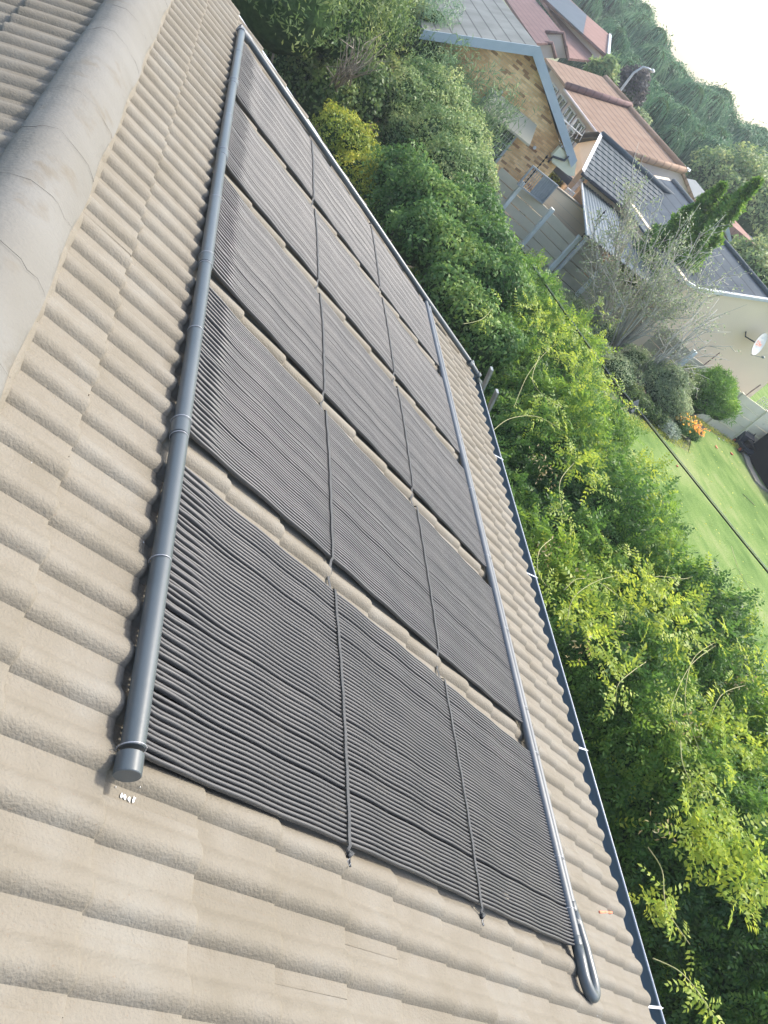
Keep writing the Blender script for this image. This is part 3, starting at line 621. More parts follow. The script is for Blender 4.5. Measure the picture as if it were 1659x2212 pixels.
# right hand fence
pf = [corner+np.array([1.35*i, .0*i, 0]) for i in range(0, 6)]
fen2 = thing('panel_fence', 'darker concrete panel fence behind the flower bed and the mower', 'fence', pf[2])
for a, c in zip(pf[:-1], pf[1:]):
    b = MB()
    for i in range(5):
        z0 = .01+i*.285; b.bar(a+np.array([0, .004*(-1)**i, z0+.139]), c+np.array([0, .004*(-1)**i, z0+.139]), .04, .272)
    b.build('panel', M['conc'], fen2)
for p in pf[1:]:
    b = MB(); b.box((p[0]-.06, p[1]-.085, 0), (p[0]+.06, p[1]+.06, 1.45)); b.build('post', M['conc'], fen2)
el2 = thing('electric_fence', 'two thin spiky electric fence uprights in front of the beige gable', 'electric fence', pf[1])
for (qa, qb) in (((770, 560), (980, 400)), ((1345, 890), (1480, 795))):
    y_ = 18.75; p = aty(*C8(*qa), y_); x_ = p[0]; q = aty(*C8(*qb), y_)
    b = MB(); b.tube([np.array([x_, y_, p[2]-.3]), np.array([q[0], y_, q[2]])], .012, 6)
    for i in range(8):
        c = p+(q-p)*(i+.5)/8; b.tube([c, c+np.array([0, -.02, .02])], .018, 6)
    b.build('upright', M['ink'], el2)

# ------------------------------------------------------------------ beige gable house with dish
YG = 19.6
gl = aty(*C7(620, 1600), YG); g2 = aty(*C7(760, 1675), YG); ga = aty(*C7(1659, 1815), YG); 
gx0, gz0 = gl[0], gl[2]; gax, gaz = ga[0]+.12, ga[2]+.03
gr_ = aty(*C8(1573, 775), YG); gx1 = gr_[0]
beige = thing('beige_house', 'beige plastered gable house carrying the satellite dish, dark slate roof', 'house', (gax, YG, 0))
gzR = gaz-(gx1-gax)*(gaz-gz0)/(gax-gx0)
b = MB(); b.slab([(gx0, YG, 0), (gx1, YG, 0), (gx1, YG, gzR), (gax, YG, gaz), (g2[0], YG, g2[2]-.02), (gx0, YG, gz0)], (0, 9, 0)); b.build('wall', M['beige'], beige)
b = MB()
top = [np.array([gx0-.05, YG-.02, gz0+.01]), np.array([g2[0], YG-.02, g2[2]+.0]), np.array([gax, YG-.02, gaz+.03]), np.array([gx1+.05, YG-.02, gzR])]
for a, c in zip(top[:-1], top[1:]): b.bar(a, c, .12, .09, up=(0, 0, 1))
b.build('coping', M['white'], beige)
b = MB(); Y1, Y2 = YG+.1, YG+8.6
b.slab([(gx0-.3, Y1, gz0-.1), (g2[0], Y1, g2[2]+.02), (gax, Y1, gaz+.05), (gax, Y2, gaz+.05), (g2[0], Y2, g2[2]+.02), (gx0-.3, Y2, gz0-.1)], (0, 0, -.06))
b.slab([(gx1+.3, Y1, gzR-.1), (gx1+.3, Y2, gzR-.1), (gax, Y2, gaz+.05), (gax, Y1, gaz+.05)], (0, 0, -.06))
b.build('roof', M['slate'], beige)
b = MB(); b.tube([(gax, Y1, gaz+.06), (gax, Y2, gaz+.06)], .09, 8); b.build('ridge_cap', M['bluetile'], beige, smooth=True)
# dish
dc = aty(*C8(1448, 288), YG-.45)
dish = thing('satellite_dish', 'round white satellite dish with orange lettering mounted on the beige wall', 'satellite dish', dc)
nd = Vector((.35, -.86, .36)).normalized(); e1 = nd.cross(Vector((0, 0, 1))).normalized(); e2 = e1.cross(nd)*-1
if e2.z < 0: e2 = -e2
b = MB(); rr = np.linspace(0, 1, 7); tt = np.linspace(0, 2*np.pi, 33); RD = .33
for off in (0, -.012):
    G = np.zeros((7, 33, 3))
    for i, q in enumerate(rr):
        for j, a in enumerate(tt): G[i, j] = dc+np.array(e1*(RD*q*math.cos(a))+e2*(RD*1.08*q*math.sin(a))+nd*(.06*q*q+off))
    b.grid(G, flip=off < 0)
b.build('reflector', M['white'], dish, smooth=True)
b = MB(); arm = Vector(dc)
b.tube([list(arm-nd*.03), list(arm-nd*.12), [dc[0]-.25, YG-.12, dc[2]-.12], [dc[0]-.28, YG, dc[2]-.02]], .02, 8); b.build('bracket', M['dark'], dish, smooth=True)
b = MB(); lq = arm+nd*.42-e2*.30; b.tube([list(arm-e2*.38), list(lq)], .009, 6); b.tube([list(lq), list(lq-nd*.09)], .035, 8); b.build('feed_arm', M['alu'], dish, smooth=True)
def text(body, size, mat, loc, ax, up, name, parent, depth=.002):
    cu = bpy.data.curves.new(name, 'FONT'); cu.body = body; cu.size = size; cu.extrude = depth; cu.align_x = 'CENTER'; cu.align_y = 'CENTER'
    o = bpy.data.objects.new(name, cu); COL.objects.link(o)
    ax = Vector(ax).normalized(); up = Vector(up).normalized(); nn = ax.cross(up)
    mw = Matrix((( ax.x, up.x, nn.x, loc[0]), (ax.y, up.y, nn.y, loc[1]), (ax.z, up.z, nn.z, loc[2]), (0, 0, 0, 1)))
    dg = bpy.context.evaluated_depsgraph_get(); dg.update(); me = bpy.data.meshes.new_from_object(o.evaluated_get(dg)); me.transform(mw)
    bpy.data.objects.remove(o); me.materials.clear(); me.materials.append(mat)
    ob = bpy.data.objects.new(name, me); COL.objects.link(ob); put(ob, parent); return ob
ex = e1 if e1.x > 0 else -e1
text('DStv', .20, M['orange'], list(Vector(dc)+nd*.045), ex, e2, 'lettering', dish)
text('HD', .10, M['fascia'], list(Vector(dc)+nd*.052+e2*.19), ex, e2, 'lettering', dish)

# ------------------------------------------------------------------ grey tiled house (real tile relief) behind the yard
RZ = 3.55; EZ2 = 2.6
rL = atz(*C6(632, 980), RZ); rR = atz(*C7(470, 590), RZ); eL = atz(*C6(392, 1460), EZ2)
yr = rL[1]; ye = eL[1]; xl = (rL[0]+eL[0])/2
xr = 20.2
gh = thing('grey_roofed_house', 'house with blue grey pantiled roof between brick house and cypress', 'house', (xl+2, ye+1, 0))
nu = int((xr-xl)/.05); nc = 10
b = MB(); sl_ = (RZ-EZ2)/(yr-ye)
for k in range(nc):
    ya = ye+(yr-ye)*k/nc; yb = ye+(yr-ye)*(k+1)/nc
    xx = np.linspace(xl+(rL[0]-eL[0])*((k+.5)/nc-.5), xr, nu); wv = .004*np.abs(np.sin(np.pi*xx/.30))
    G = np.zeros((3, nu, 3))
    for i, (yy, up) in enumerate(((ya+.001, -.02), (ya, .014), (yb+.02, -.002))):
        G[i] = np.stack([xx, np.full(nu, yy)-(.07*np.abs(np.sin(np.pi*xx/.3)) if i < 2 else 0), EZ2+(yy-ye)*sl_+up+wv*(i > 0)], -1)
    b.grid(G, flip=True)
b.slab([(eL[0], ye, EZ2-.03), (xr, ye, EZ2-.03), (xr, yr, RZ-.03), (rL[0], yr, RZ-.03)], (0, 0, -.05))
b.slab([(rL[0], yr+.02, RZ-.03), (xr, yr+.02, RZ-.03), (xr, yr+3.2, EZ2), (rL[0]+.8, yr+3.2, EZ2)], (0, 0, -.05))
groof = b.build('roof', M['bluetile'], gh)
b = MB(); b.tube([(rL[0]-.02, yr, RZ+.05), (xr, yr, RZ+.05)], .11, 8); b.build('ridge_cap', M['bluetile'], groof, smooth=True)
b = MB(); b.slab([(xl+.12, ye+.3, 0), (xr, ye+.3, 0), (xr, ye+.3, EZ2-.0), (xl+.12, ye+.3, EZ2-.0)], (0, .2, 0))
b.slab([(eL[0]+.15, ye+.5, 0), (eL[0]+.15, ye+.5, EZ2+.05), (rL[0]+.12, yr, RZ-.06), (rL[0]+.8, yr+2.6, EZ2+.05), (rL[0]+.8, yr+2.6, 0)], (.2, 0, 0))
b.build('wall', M['beige'], gh)
b = MB(); b.bar((eL[0]-.02, ye, EZ2+.05), (rL[0]-.02, yr, RZ+.06), .03, .12, up=(1, 0, 0)); b.build('verge_trim', M['white'], gh)
b = MB(); b.bar((rL[0]-.04, yr+.05, RZ+.02), (rL[0]+.76, yr+3.3, EZ2+.03), .04, .22, up=(1, 0, 0)); b.build('barge_board', M['dark'], gh)
b = MB(); b.tube([(xl, ye-.07, EZ2-.02), (xr, ye-.07, EZ2-.02)], .06, 8); b.build('gutter', M['dark'], gh, smooth=True)
# ribbed lean-to roof in front of it
ZL = 2.25
p0 = atz(*C4(250, 175), ZL); p1 = atz(*C4(345, 610), ZL-.15)
lean = thing('lean_to', 'lean-to with dark ribbed steel roof in the yard by the yellow box', 'lean-to', (p0[0]+2, p0[1], 0))
X0, Y0 = p0[0], ye+.28; X1 = 18.5; Yf = p1[1]
nu = int((X1-X0)/.033); xx = np.linspace(X0, X1, nu); wv = .02*(np.arange(nu) % 4 < 2)
xf = p1[0]-X0
G = np.stack([np.stack([xx+xf*0, np.full(nu, Yf), ZL-.15+wv], -1), np.stack([xx, np.full(nu, Y0), ZL+.1+wv], -1)], 0)
G[0, :, 0] += (p1[0]-p0[0])*(1-(xx-X0)/(X1-X0))
b = MB(); b.grid(G, flip=True); G3 = G.copy(); G3[:, :, 2] -= .03; b.grid(G3); b.build('roof', M['bluerib'], lean)
b = MB(); b.tube([G[1, 0]+np.array([-.03, 0, 0]), G[0, 0]+np.array([-.03, 0, -.02])], .04, 8); b.build('edge_pipe', M['mesh'], lean, smooth=True)
b = MB()
for (x, y) in ((G[0, 0, 0]+.1, Yf+.1), (X1-.1, Yf+.1)): b = MB(); b.box((x-.04, y-.04, 0), (x+.04, y+.04, ZL-.18)); b.build('post', M['mesh'], lean)
# ------------------------------------------------------------------ yard things behind the fence
YY = 23.6
b = MB(); q = pol(C3, [(1255, 1510), (1120, 1660), (1330, 1830), (1480, 1900), (1500, 1800), (1345, 1660)], YY-.6)
yw = thing('yard_wall', 'low beige wall between the panel fence and the white gate', 'wall', (q[0][0], YY, 0)); 
xa, xb = q[1][0]-.1, q[3][0]+1.2; za = q[0][2]
b = MB(); b.box((xa, YY-.6, 0), (xb, YY-.48, za)); b.build('wall', M['beige'], yw); b = MB(); b.box((xa-.03, YY-.63, za), (xb, YY-.45, za+.05)); b.build('coping', M['pave'], yw)
def gate(name, label, quad, y, nv, mat, cat, horiz=False):
    q = pol(C3, quad, y); x0 = min(p[0] for p in q); x1 = max(p[0] for p in q); zs = sorted(p[2] for p in q); z0, z1 = max(.05, (zs[0]+zs[1])/2), (zs[2]+zs[3])/2
    g = thing(name, label, cat, ((x0+x1)/2, y, z0))
    b = MB()
    for x in (x0, x1): b.box((x-.02, y-.02, z0), (x+.02, y+.02, z1))
    for z in (z0, z1): b.box((x0-.02, y-.021, z-.02), (x1+.02, y+.021, z+.02))
    b.build('frame', mat, g)
    b = MB()
    for i in range(nv):
        if horiz: z = z0+(i+.5)*(z1-z0)/nv; b.box((x0, y-.008, z-.012), (x1, y+.008, z+.012))
        else: x = x0+(i+.5)*(x1-x0)/nv; b.box((x-.008, y-.008, z0), (x+.008, y+.008, z1))
    b.build('bars', mat, g); return g, x0, x1, z0, z1
gate('gate', 'white slatted gate beside the low beige wall', [(1370, 1500), (1290, 1600), (1335, 1660), (1410, 1570)], YY-.2, 6, M['white'], 'gate', True)
# grey metal sheet stack / gate leaning on the fence
g1, gx_0, gx_1, gz_0, gz_1 = gate('metal_gate', 'grey galvanised gate leaf standing behind the concrete fence posts', [(1040, 1310), (900, 1480), (1130, 1650), (1260, 1480)], 22.6, 14, M['mesh'], 'gate')
b = MB(); b.box((gx_0+.5, 22.62, gz_0+.02), (gx_1, 22.63, gz_1-.02)); b.build('sheet', M['mesh'], g1)
# yellow box
yc = aty(*C3(1405, 1720), YY-.1)
yb_ = thing('yellow_crate', 'bright yellow plastic box with black ends in the yard', 'crate', yc)
b = MB(); b.box((yc[0]-.16, YY-.25, yc[2]-.13), (yc[0]+.18, YY+.05, yc[2]+.13)); b.box((yc[0]-.12, YY-.22, yc[2]+.13), (yc[0]+.14, YY+.02, yc[2]+.16)); b.build('body', M['ylw'], yb_)
for sx in (-1, 1):
    b = MB(); b.tube([(yc[0]+sx*.19, YY-.3, yc[2]-.12), (yc[0]+sx*.19, YY-.2, yc[2]-.12)], .06, 10); b.build('wheel', M['black'], yb_, smooth=True, auto=40)
b = MB(); b.box((yc[0]-.45, YY-.4, 0), (yc[0]+.5, YY+.25, yc[2]-.18)); tag(b.build('storage_chest', M['white']), 'white chest standing under the yellow box in the yard', 'chest')

# ------------------------------------------------------------------ brown roofed row behind
xe, zef = 17.2, 3.0; tanp = .36
brown = thing('brown_roofed_house', 'long house with terracotta brown tiled roof and white barred windows', 'house', (19, 38, 0))
PN = np.array([-tanp, 0, 1.])
def bs(p, dz=0): return onp(*p, (xe, 0, zef+dz), PN)
near = [bs(C6(235, 450)), bs(C6(890, 530)), bs(C6(1640, 1290)), bs(C6(1590, 1375)), bs(C6(1060, 1290)), bs(C6(620, 980))]
e0 = near[0]; r0 = near[1]; r1 = near[2]
xrid = (r0[0]+bs(C6(1400, 1060))[0])/2; zr = zef+tanp*(xrid-xe); Yst = e0[1]; Yst = bs(C6(240, 460))[1]
Ystr = r0[1]; Yend = aty(0, 0, 1)[1]
ye_near = bs(C6(1060, 1290)); ye_far = bs(C1(650, 262)); 
yn1 = bs(C6(1590, 1365))
YN = float((ye_near[1]+yn1[1])/2); print('YN', ye_near, yn1)
Ys = (Yst+Ystr)/2
b = MB()
b.slab([(xe, YN, zef), (xe, Ys, zef), (xrid, Ys, zr), (xrid, YN, zr)], (0, 0, -.12))
b.slab([(xrid, YN, zr), (xrid, Ys, zr), (xrid+4, Ys, zr-1.44), (xrid+4, YN, zr-1.44)], (0, 0, -.12))
b.build('roof', M['browntile'], brown)
dz = .12; LF = onp(*C1(650, 262), (xe, 0, zef+dz), PN)[1]-Ys; print('brown', Ys, LF, xrid, zr, [np.round(q, 1) for q in near]); b = MB()
b.slab([(xe-.1, Ys, zef+dz), (xe-.1, Ys+LF, zef+dz), (xrid, Ys+LF, zr+dz), (xrid, Ys, zr+dz)], (0, 0, -.12))
b.slab([(xrid, Ys, zr+dz), (xrid, Ys+LF, zr+dz), (xrid+4, Ys+LF, zr-1.2), (xrid+4, Ys, zr-1.2)], (0, 0, -.12))
b.build('roof', M['browntile'], brown)
b = MB(); b.tube([(xe-.12, Ys, zef+dz-.02), (xrid, Ys, zr+dz+.0)], .17, 8); b.build('verge_tiles', M['maroontile'], brown, smooth=True); b = MB(); b.tube([(xe-.05, YN, zef), (xrid, YN, zr+.02)], .15, 8); b.build('verge_tiles', M['browntile'], brown, smooth=True)
b = MB(); b.tube([(xrid, YN, zr+.03), (xrid, Ys, zr+.03)], .14, 8); b.tube([(xrid, Ys, zr+dz), (xrid, Ys+LF, zr+dz)], .14, 8); b.build('ridge_tiles', M['browntile'], brown, smooth=True)
b = MB(); b.slab([(xe+.5, YN+.2, 0), (xe+.5, Ys+LF-.2, 0), (xe+.5, Ys+LF-.2, zef+.02), (xe+.5, YN+.2, zef+.02)], (.2, 0, 0))
b.slab([(xe+.5, YN+.15, 0), (xrid+3.5, YN+.15, 0), (xrid+3.5, YN+.15, zef-.1), (xrid, YN+.15, zr-.14), (xe+.5, YN+.15, zef+.02)], (0, .2, 0)); b.build('wall', M['pink'], brown)
b = MB(); b.tube([(xe-.05, YN, zef-.08), (xe-.05, Ys, zef-.08)], .07, 8); b.build('gutter', M['pink'], brown, smooth=True)
for i in range(7):
    y0 = YN+.8+i*1.7; b = MB(); b.box((xe+.46, y0, 1.2), (xe+.495, y0+1.2, 2.6)); wn = b.build('window', M['glass'], brown)
    b = MB()
    for yy in (y0, y0+.6, y0+1.2): b.box((xe+.42, yy-.03, 1.2), (xe+.458, yy+.03, 2.6))
    for zz in (1.2, 1.6, 2.1, 2.6): b.box((xe+.41, y0, zz-.03), (xe+.457, y0+1.2, zz+.03))
    b.build('frame', M['white'], wn)
# antenna on a pole
ac = aty(*C6(240, 850), 27.5)
ant = thing('tv_antenna', 'white television antenna on a pole behind the brick house', 'antenna', (ac[0], 27.5, 0))
b = MB(); b.tube([(ac[0], 27.5, 0), (ac[0], 27.5, ac[2]+.3)], .02, 6); b.build('pole', M['white'], ant)
a0 = aty(*C6(125, 755), 27.5); a1 = aty(*C6(390, 985), 27.5); b = MB(); b.tube([a0, a1], .025, 6)
for i in range(7): c = a0+(a1-a0)*i/6; hw = .35-.03*i; b.tube([c+np.array([0, -.1, -hw]), c+np.array([0, .1, hw])], .012, 5)
b.build('boom', M['white'], ant)

# ------------------------------------------------------------------ maroon house and red roofed house with panels, top
def flathouse(name, label, roofpoly, roofplane, rmat, walls, parts):
    pass
xm, zm, tm = 19.5, 3.4, .36
PM = np.array([-tm, 0, 1.]); 
mar = thing('maroon_roofed_house', 'pinkish house with maroon tiled roof and stepped parapets beyond the brown roofs', 'house', (22, 55, 0))
rp_ = [onp(*C1(*q), (xm, 0, zm), PM) for q in ((470, 0), (610, 190), (690, 195), (655, 145), (735, 150), (620, 0))]
Ymn = min(p[1] for p in rp_[:4])
b = MB(); b.slab([onp(*C1(*q), (xm, 0, zm), PM) for q in ((440, -60), (615, 195), (680, 193), (652, 142), (732, 148), (560, -60))], (0, 0, -.15)); mr = b.build('roof', M['maroontile'], mar)
yq = rp_[2][1]
b = MB(); b.slab([aty(*C1(*q), yq-.1) for q in ((610, 195), (685, 195), (700, 262), (640, 262))], (0, .3, 0)); b.build('wall', M['pink'], mar); b = MB(); b.slab([aty(*C1(*q), yq+2.5) for q in ((655, 148), (733, 150), (757, 262), (700, 262), (683, 193))], (0, .3, 0)); b.build('wall', M['pink'], mar)
b = MB(); b.tube([aty(*C1(*q), yq-.2) for q in ((612, 192), (685, 194), (702, 262))], .12, 6); b.build('parapet_cap', M['maroontile'], mar, smooth=True)
b = MB(); b.tube([aty(*C1(*q), yq+2.4) for q in ((655, 145), (735, 148), (758, 262))], .12, 6); b.build('parapet_cap', M['maroontile'], mar, smooth=True)
b = MB(); b.slab([onp(*C1(*q), (xm, 0, zm-.3), PM) for q in ((610, -40), (745, 150), (765, 262), (880, 275), (865, 235), (640, 0))], (0, 0, -.15)); b.build('roof', M['redtile'], mar)
xq, zq = 22., 4.6
PR = np.array([-.30, 0, 1.])
red = thing('red_roofed_house', 'farthest house with faded red roof carrying dark solar panels', 'house', (30, 75, 0))
def rr_(q, dz=0): return onp(*C1(*q), (xq, 0, zq+dz), PR)
b = MB(); b.slab([rr_(q) for q in ((645, -5), (832, 158), (938, 258), (946, 158), (850, 75), (765, -5))], (0, 0, -.15)); b.build('roof', M['redtile'], red)
b = MB(); b.slab([rr_(q, .12) for q in ((655, -5), (826, 152), (842, 68), (760, -5))], (0, 0, -.06)); b.build('solar_panels', M['pvpanel'], red)
yy_ = rr_((938, 258))[1]; b = MB(); xw = rr_((832, 158))[0]
b.slab([atx(*C1(*q), xw+.35) for q in ((640, 5), (860, 235), (888, 300), (935, 262), (832, 165), (650, 2))], (.3, 0, 0)); b.build('wall', M['pink'], red)
b = MB(); b.bar(rr_((645, -5))+np.array([0, 0, .02]), rr_((938, 262))+np.array([0, 0, .02]), .25, .12); b.build('gutter', M['maroontile'], red)
b = MB(); b.bar(rr_((938, 262), .05), rr_((947, 156), .05), .2, .1); b.build('verge_trim', M['gutlip'], red)

# ------------------------------------------------------------------ right side background roofs
# flat slate roof behind the grey house
def plate(name, label, cat, pix, z, mat, th=.25, wallm=None, slope=None):
    P = [atz(*p, z) if slope is None else onp(*p, slope[0], slope[1]) for p in pix]
    c = np.mean(P, 0); t = thing(name, label, cat, (c[0], c[1], 0))
    b = MB(); b.slab(P, (0, 0, -th)); b.build('roof', mat, t)
    if wallm:
        b = MB(); Pi = [c+(p-c)*.94 for p in P]; 
        b.slab([np.array([p[0], p[1], p[2]-th-.002]) for p in Pi], (0, 0, -(min(p[2] for p in P)-th)*.99)); b.build('wall', wallm, t)
    return t
plate('slate_roofed_house', 'low dark slate roof between brown tiled gable and cypress', 'house', [C4(735, 120), C4(985, 175), C4(1130, 205), C4(1200, 290), C4(1010, 390)], 3.0, M['slate2'], wallm=M['beige'], slope=((19, 31, 3.1), (-.0, -.12, 1)))
plate('pale_roofed_building', 'long building with pale grey roof at the foot of the willows', 'building', [C4(1055, 95), C4(1160, 170), C4(1330, 350), C4(1555, 635), C4(1500, 640), C4(1260, 410), C4(1130, 215)], 3.2, pmat('pale sheet roof', (.5, .54, .55), (.42, .46, .47), .5, .6), wallm=M['dark'], slope=((30, 42, 3.3), (-.03, -.03, 1)))
# dark garage building with brown roof band
dg = thing('dark_garage', 'dark walled outbuilding with brown tiled verge behind the slate roof', 'building', (30, 36, 0))
ydg = 38.
b = MB(); b.slab([aty(*C4(*q), ydg) for q in ((1380, 590), (1625, 800), (1530, 890), (1440, 790))], (0, 4, 0)); b.build('wall', M['dark'], dg)
b = MB(); b.slab([aty(*C4(*q), ydg-.3) for q in ((1370, 510), (1625, 725), (1655, 800), (1625, 805), (1378, 592))], (0, 4.5, 0)); b.build('roof', M['redtile'], dg)
b = MB(); b.slab([aty(*C4(*q), ydg-.6) for q in ((1340, 560), (1375, 545), (1425, 780), (1395, 700))], (0, .3, 0)); b.build('fascia', M['fascia'], dg)

# ------------------------------------------------------------------ foliage makers
def unit(v): return v/(np.linalg.norm(v, axis=-1, keepdims=True)+1e-9)
def leaves(P, Nn, size, asp, rg, droop=.3, jit=.6, cup=.15):
    """one rhombic leaf per point P, facing Nn roughly"""
    n = len(P); Nn = unit(Nn+rg.normal(0, jit, (n, 3))); a = unit(np.cross(Nn, rg.normal(0, 1, (n, 3)))); a[:, 2] -= droop; a = unit(a)
    bb = unit(np.cross(Nn, a)); L = size*rg.uniform(.7, 1.3, (n, 1)); W = L*asp
    return np.stack([P, P+a*L*.45+bb*W*.5+Nn*L*cup, P+a*L, P+a*L*.45-bb*W*.5+Nn*L*cup], 1)
def blobpts(blobs, n, rg, shell=.35, lump=.18, up=True):
    """points near the surface of a union of ellipsoid blobs; blobs are (x,y,z,rx,ry,rz)"""
    B = np.array(blobs, float); area = (B[:, 3]*B[:, 4]+B[:, 4]*B[:, 5]+B[:, 3]*B[:, 5]); pr = area/area.sum()
    out = []; no = []; 
    idx = rg.choice(len(B), n*2, p=pr); dv = unit(rg.normal(0, 1, (n*2, 3)))
    dv[:, 2] = np.where(dv[:, 2] < -.3, -dv[:, 2], dv[:, 2]); b = B[idx]
    lm = 1+lump*(np.sin(dv[:, 0]*7+b[:, 0]*3)+np.sin(dv[:, 1]*8+b[:, 1]*5)+np.sin(dv[:, 2]*9+b[:, 0]*7))/2
    rad = lm*(1-shell*rg.beta(1, 2.2, n*2))
    P = b[:, :3]+dv*b[:, 3:6]*rad[:, None]
    keep = np.ones(len(P), bool)
    for q in B:
        dd = np.linalg.norm((P-q[:3])/q[3:6], axis=1); keep &= ~(dd < 1-shell-.15)
    keep &= P[:, 2] > .03
    return P[keep][:n], unit(dv/b[:, 3:6])[keep][:n], b[keep][:n]
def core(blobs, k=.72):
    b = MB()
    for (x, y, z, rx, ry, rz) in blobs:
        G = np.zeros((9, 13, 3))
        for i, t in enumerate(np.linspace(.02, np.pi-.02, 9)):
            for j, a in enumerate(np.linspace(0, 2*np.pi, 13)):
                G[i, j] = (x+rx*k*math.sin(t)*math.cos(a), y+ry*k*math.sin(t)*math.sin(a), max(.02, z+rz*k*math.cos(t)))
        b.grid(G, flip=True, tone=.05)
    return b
def trunk(base, top, r0, r1, n=8, wig=.1, seed=0):
    rg = np.random.default_rng(seed); base = np.array(base, float); top = np.array(top, float); t = np.linspace(0, 1, 6)[:, None]
    P = base+(top-base)*t; P[1:-1] += rg.normal(0, wig, (4, 3)); return P, np.linspace(r0, r1, 6)
def shrub(name, label, cat, blobs, n, size, asp, mat, seed, group=None, tone_hi=None, droop=.3, jit=.6, shell=.35, stems=5, lump=.2, corek=.7, sprig=0, stemmat=None):
    rg = np.random.default_rng(seed); B = np.array(blobs, float); c = B[:, :3].mean(0)
    t = thing(name, label, cat, (c[0], c[1], 0), group)
    P, Nn, bb = blobpts(blobs, n, rg, shell, lump)
    V = leaves(P, Nn, size, asp, rg, droop, jit)
    # light and dark clumps of young and old leaf
    cl = np.sin(P[:, 0]*4.1+seed)+np.sin(P[:, 1]*3.3+P[:, 2]*5)+np.sin(P[:, 2]*4+P[:, 0]*2.2)
    tone = np.clip(.42+.13*cl+rg.normal(0, .16, len(P)), 0, 1)
    fo = quads('foliage', V, tone, mat, t)
    if corek:
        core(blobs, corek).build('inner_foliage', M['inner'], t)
    b = MB()
    for i in range(stems):
        q = B[rg.integers(len(B))]; tp = q[:3]+np.array([0, 0, q[5]*.2]); base = np.array([c[0]+(q[0]-c[0])*.6, c[1]+(q[1]-c[1])*.6, 0.])+rg.normal(0, .06, 3)*np.array([1, 1, 0])
        pp, rr = trunk(base, tp, .035, .012, seed=seed+i); b.tube(pp, rr, 6)
    b.build('stem', stemmat or M['stem'], t, smooth=True)
    return t
# ------------------------------------------------------------------ the climbing hedge
def hedge_top(x, y):
    """height of the hedge top above a place on the ground"""
    xl = 5.9+.15*np.sin(y*1.3)+.25*np.sin(y*.55+1)+np.clip((4.8-y)*.50, 0, 2.0)
    xr = 9.95+.22*np.sin(y*1.1)+.15*np.sin(y*2.7)+.12*np.clip(6-y, 0, 5)+1.0*np.clip((9.5-y)/4, 0, 1)
    t = (x-xl)/(xr-xl)
    h = 2.25*np.clip(np.sin(np.clip(t, 0, 1)*np.pi)**.30, 0, 1)*(t > 0)*(t < 1)
    lump = .20*np.sin(x*2.3+y*1.1)+.15*np.sin(y*2.9-x*1.7)+.11*np.sin(x*5.1+y*4.3)+.08*np.sin(x*8.7-y*7.9)
    return np.where(h > 0, np.maximum(h*.86+lump*np.clip(h, 0, 1)+.06*(t-.5), 0), 0), t
def frond(nl, rg, n):
    """n pinnate leaves of nl leaflet pairs in local frame: x forward, z up. returns (n, 2nl+1, 4, 3)"""
    L = rg.uniform(.18, .30, n); curl = rg.uniform(.1, .7, n); out = []
    for i in range(nl*2+1):
        side = 0 if i == nl*2 else (1 if i % 2 else -1); s = (i//2+1)/(nl+.5) if side else 1.0
        x = L*s; z = -curl*L*s*s*.7
        ll = rg.uniform(.055, .078, n)*(1-.35*abs(s-.5)); ww = ll*rg.uniform(.42, .56, n)
        ang = (side*rg.uniform(.9, 1.2, n)) if side else rg.normal(0, .15, n)
        dx, dy = np.cos(ang), np.sin(ang); dz = -.35+rg.normal(0, .2, n)-curl*.4
        dv = unit(np.stack([dx, dy, dz*.7], -1)); base = np.stack([x, 0*x, z], -1)
        pv_ = unit(np.cross(dv, np.stack([0*x, 0*x, 1+0*x], -1)+rg.normal(0, .25, (n, 3)))); up = unit(np.cross(pv_, dv))
        out.append(np.stack([base, base+dv*(ll*.42)[:, None]+pv_*(ww*.5)[:, None]+up*(ll*.10)[:, None], base+dv*ll[:, None], base+dv*(ll*.42)[:, None]-pv_*(ww*.5)[:, None]+up*(ll*.10)[:, None]], 1))
    return np.stack(out, 1)
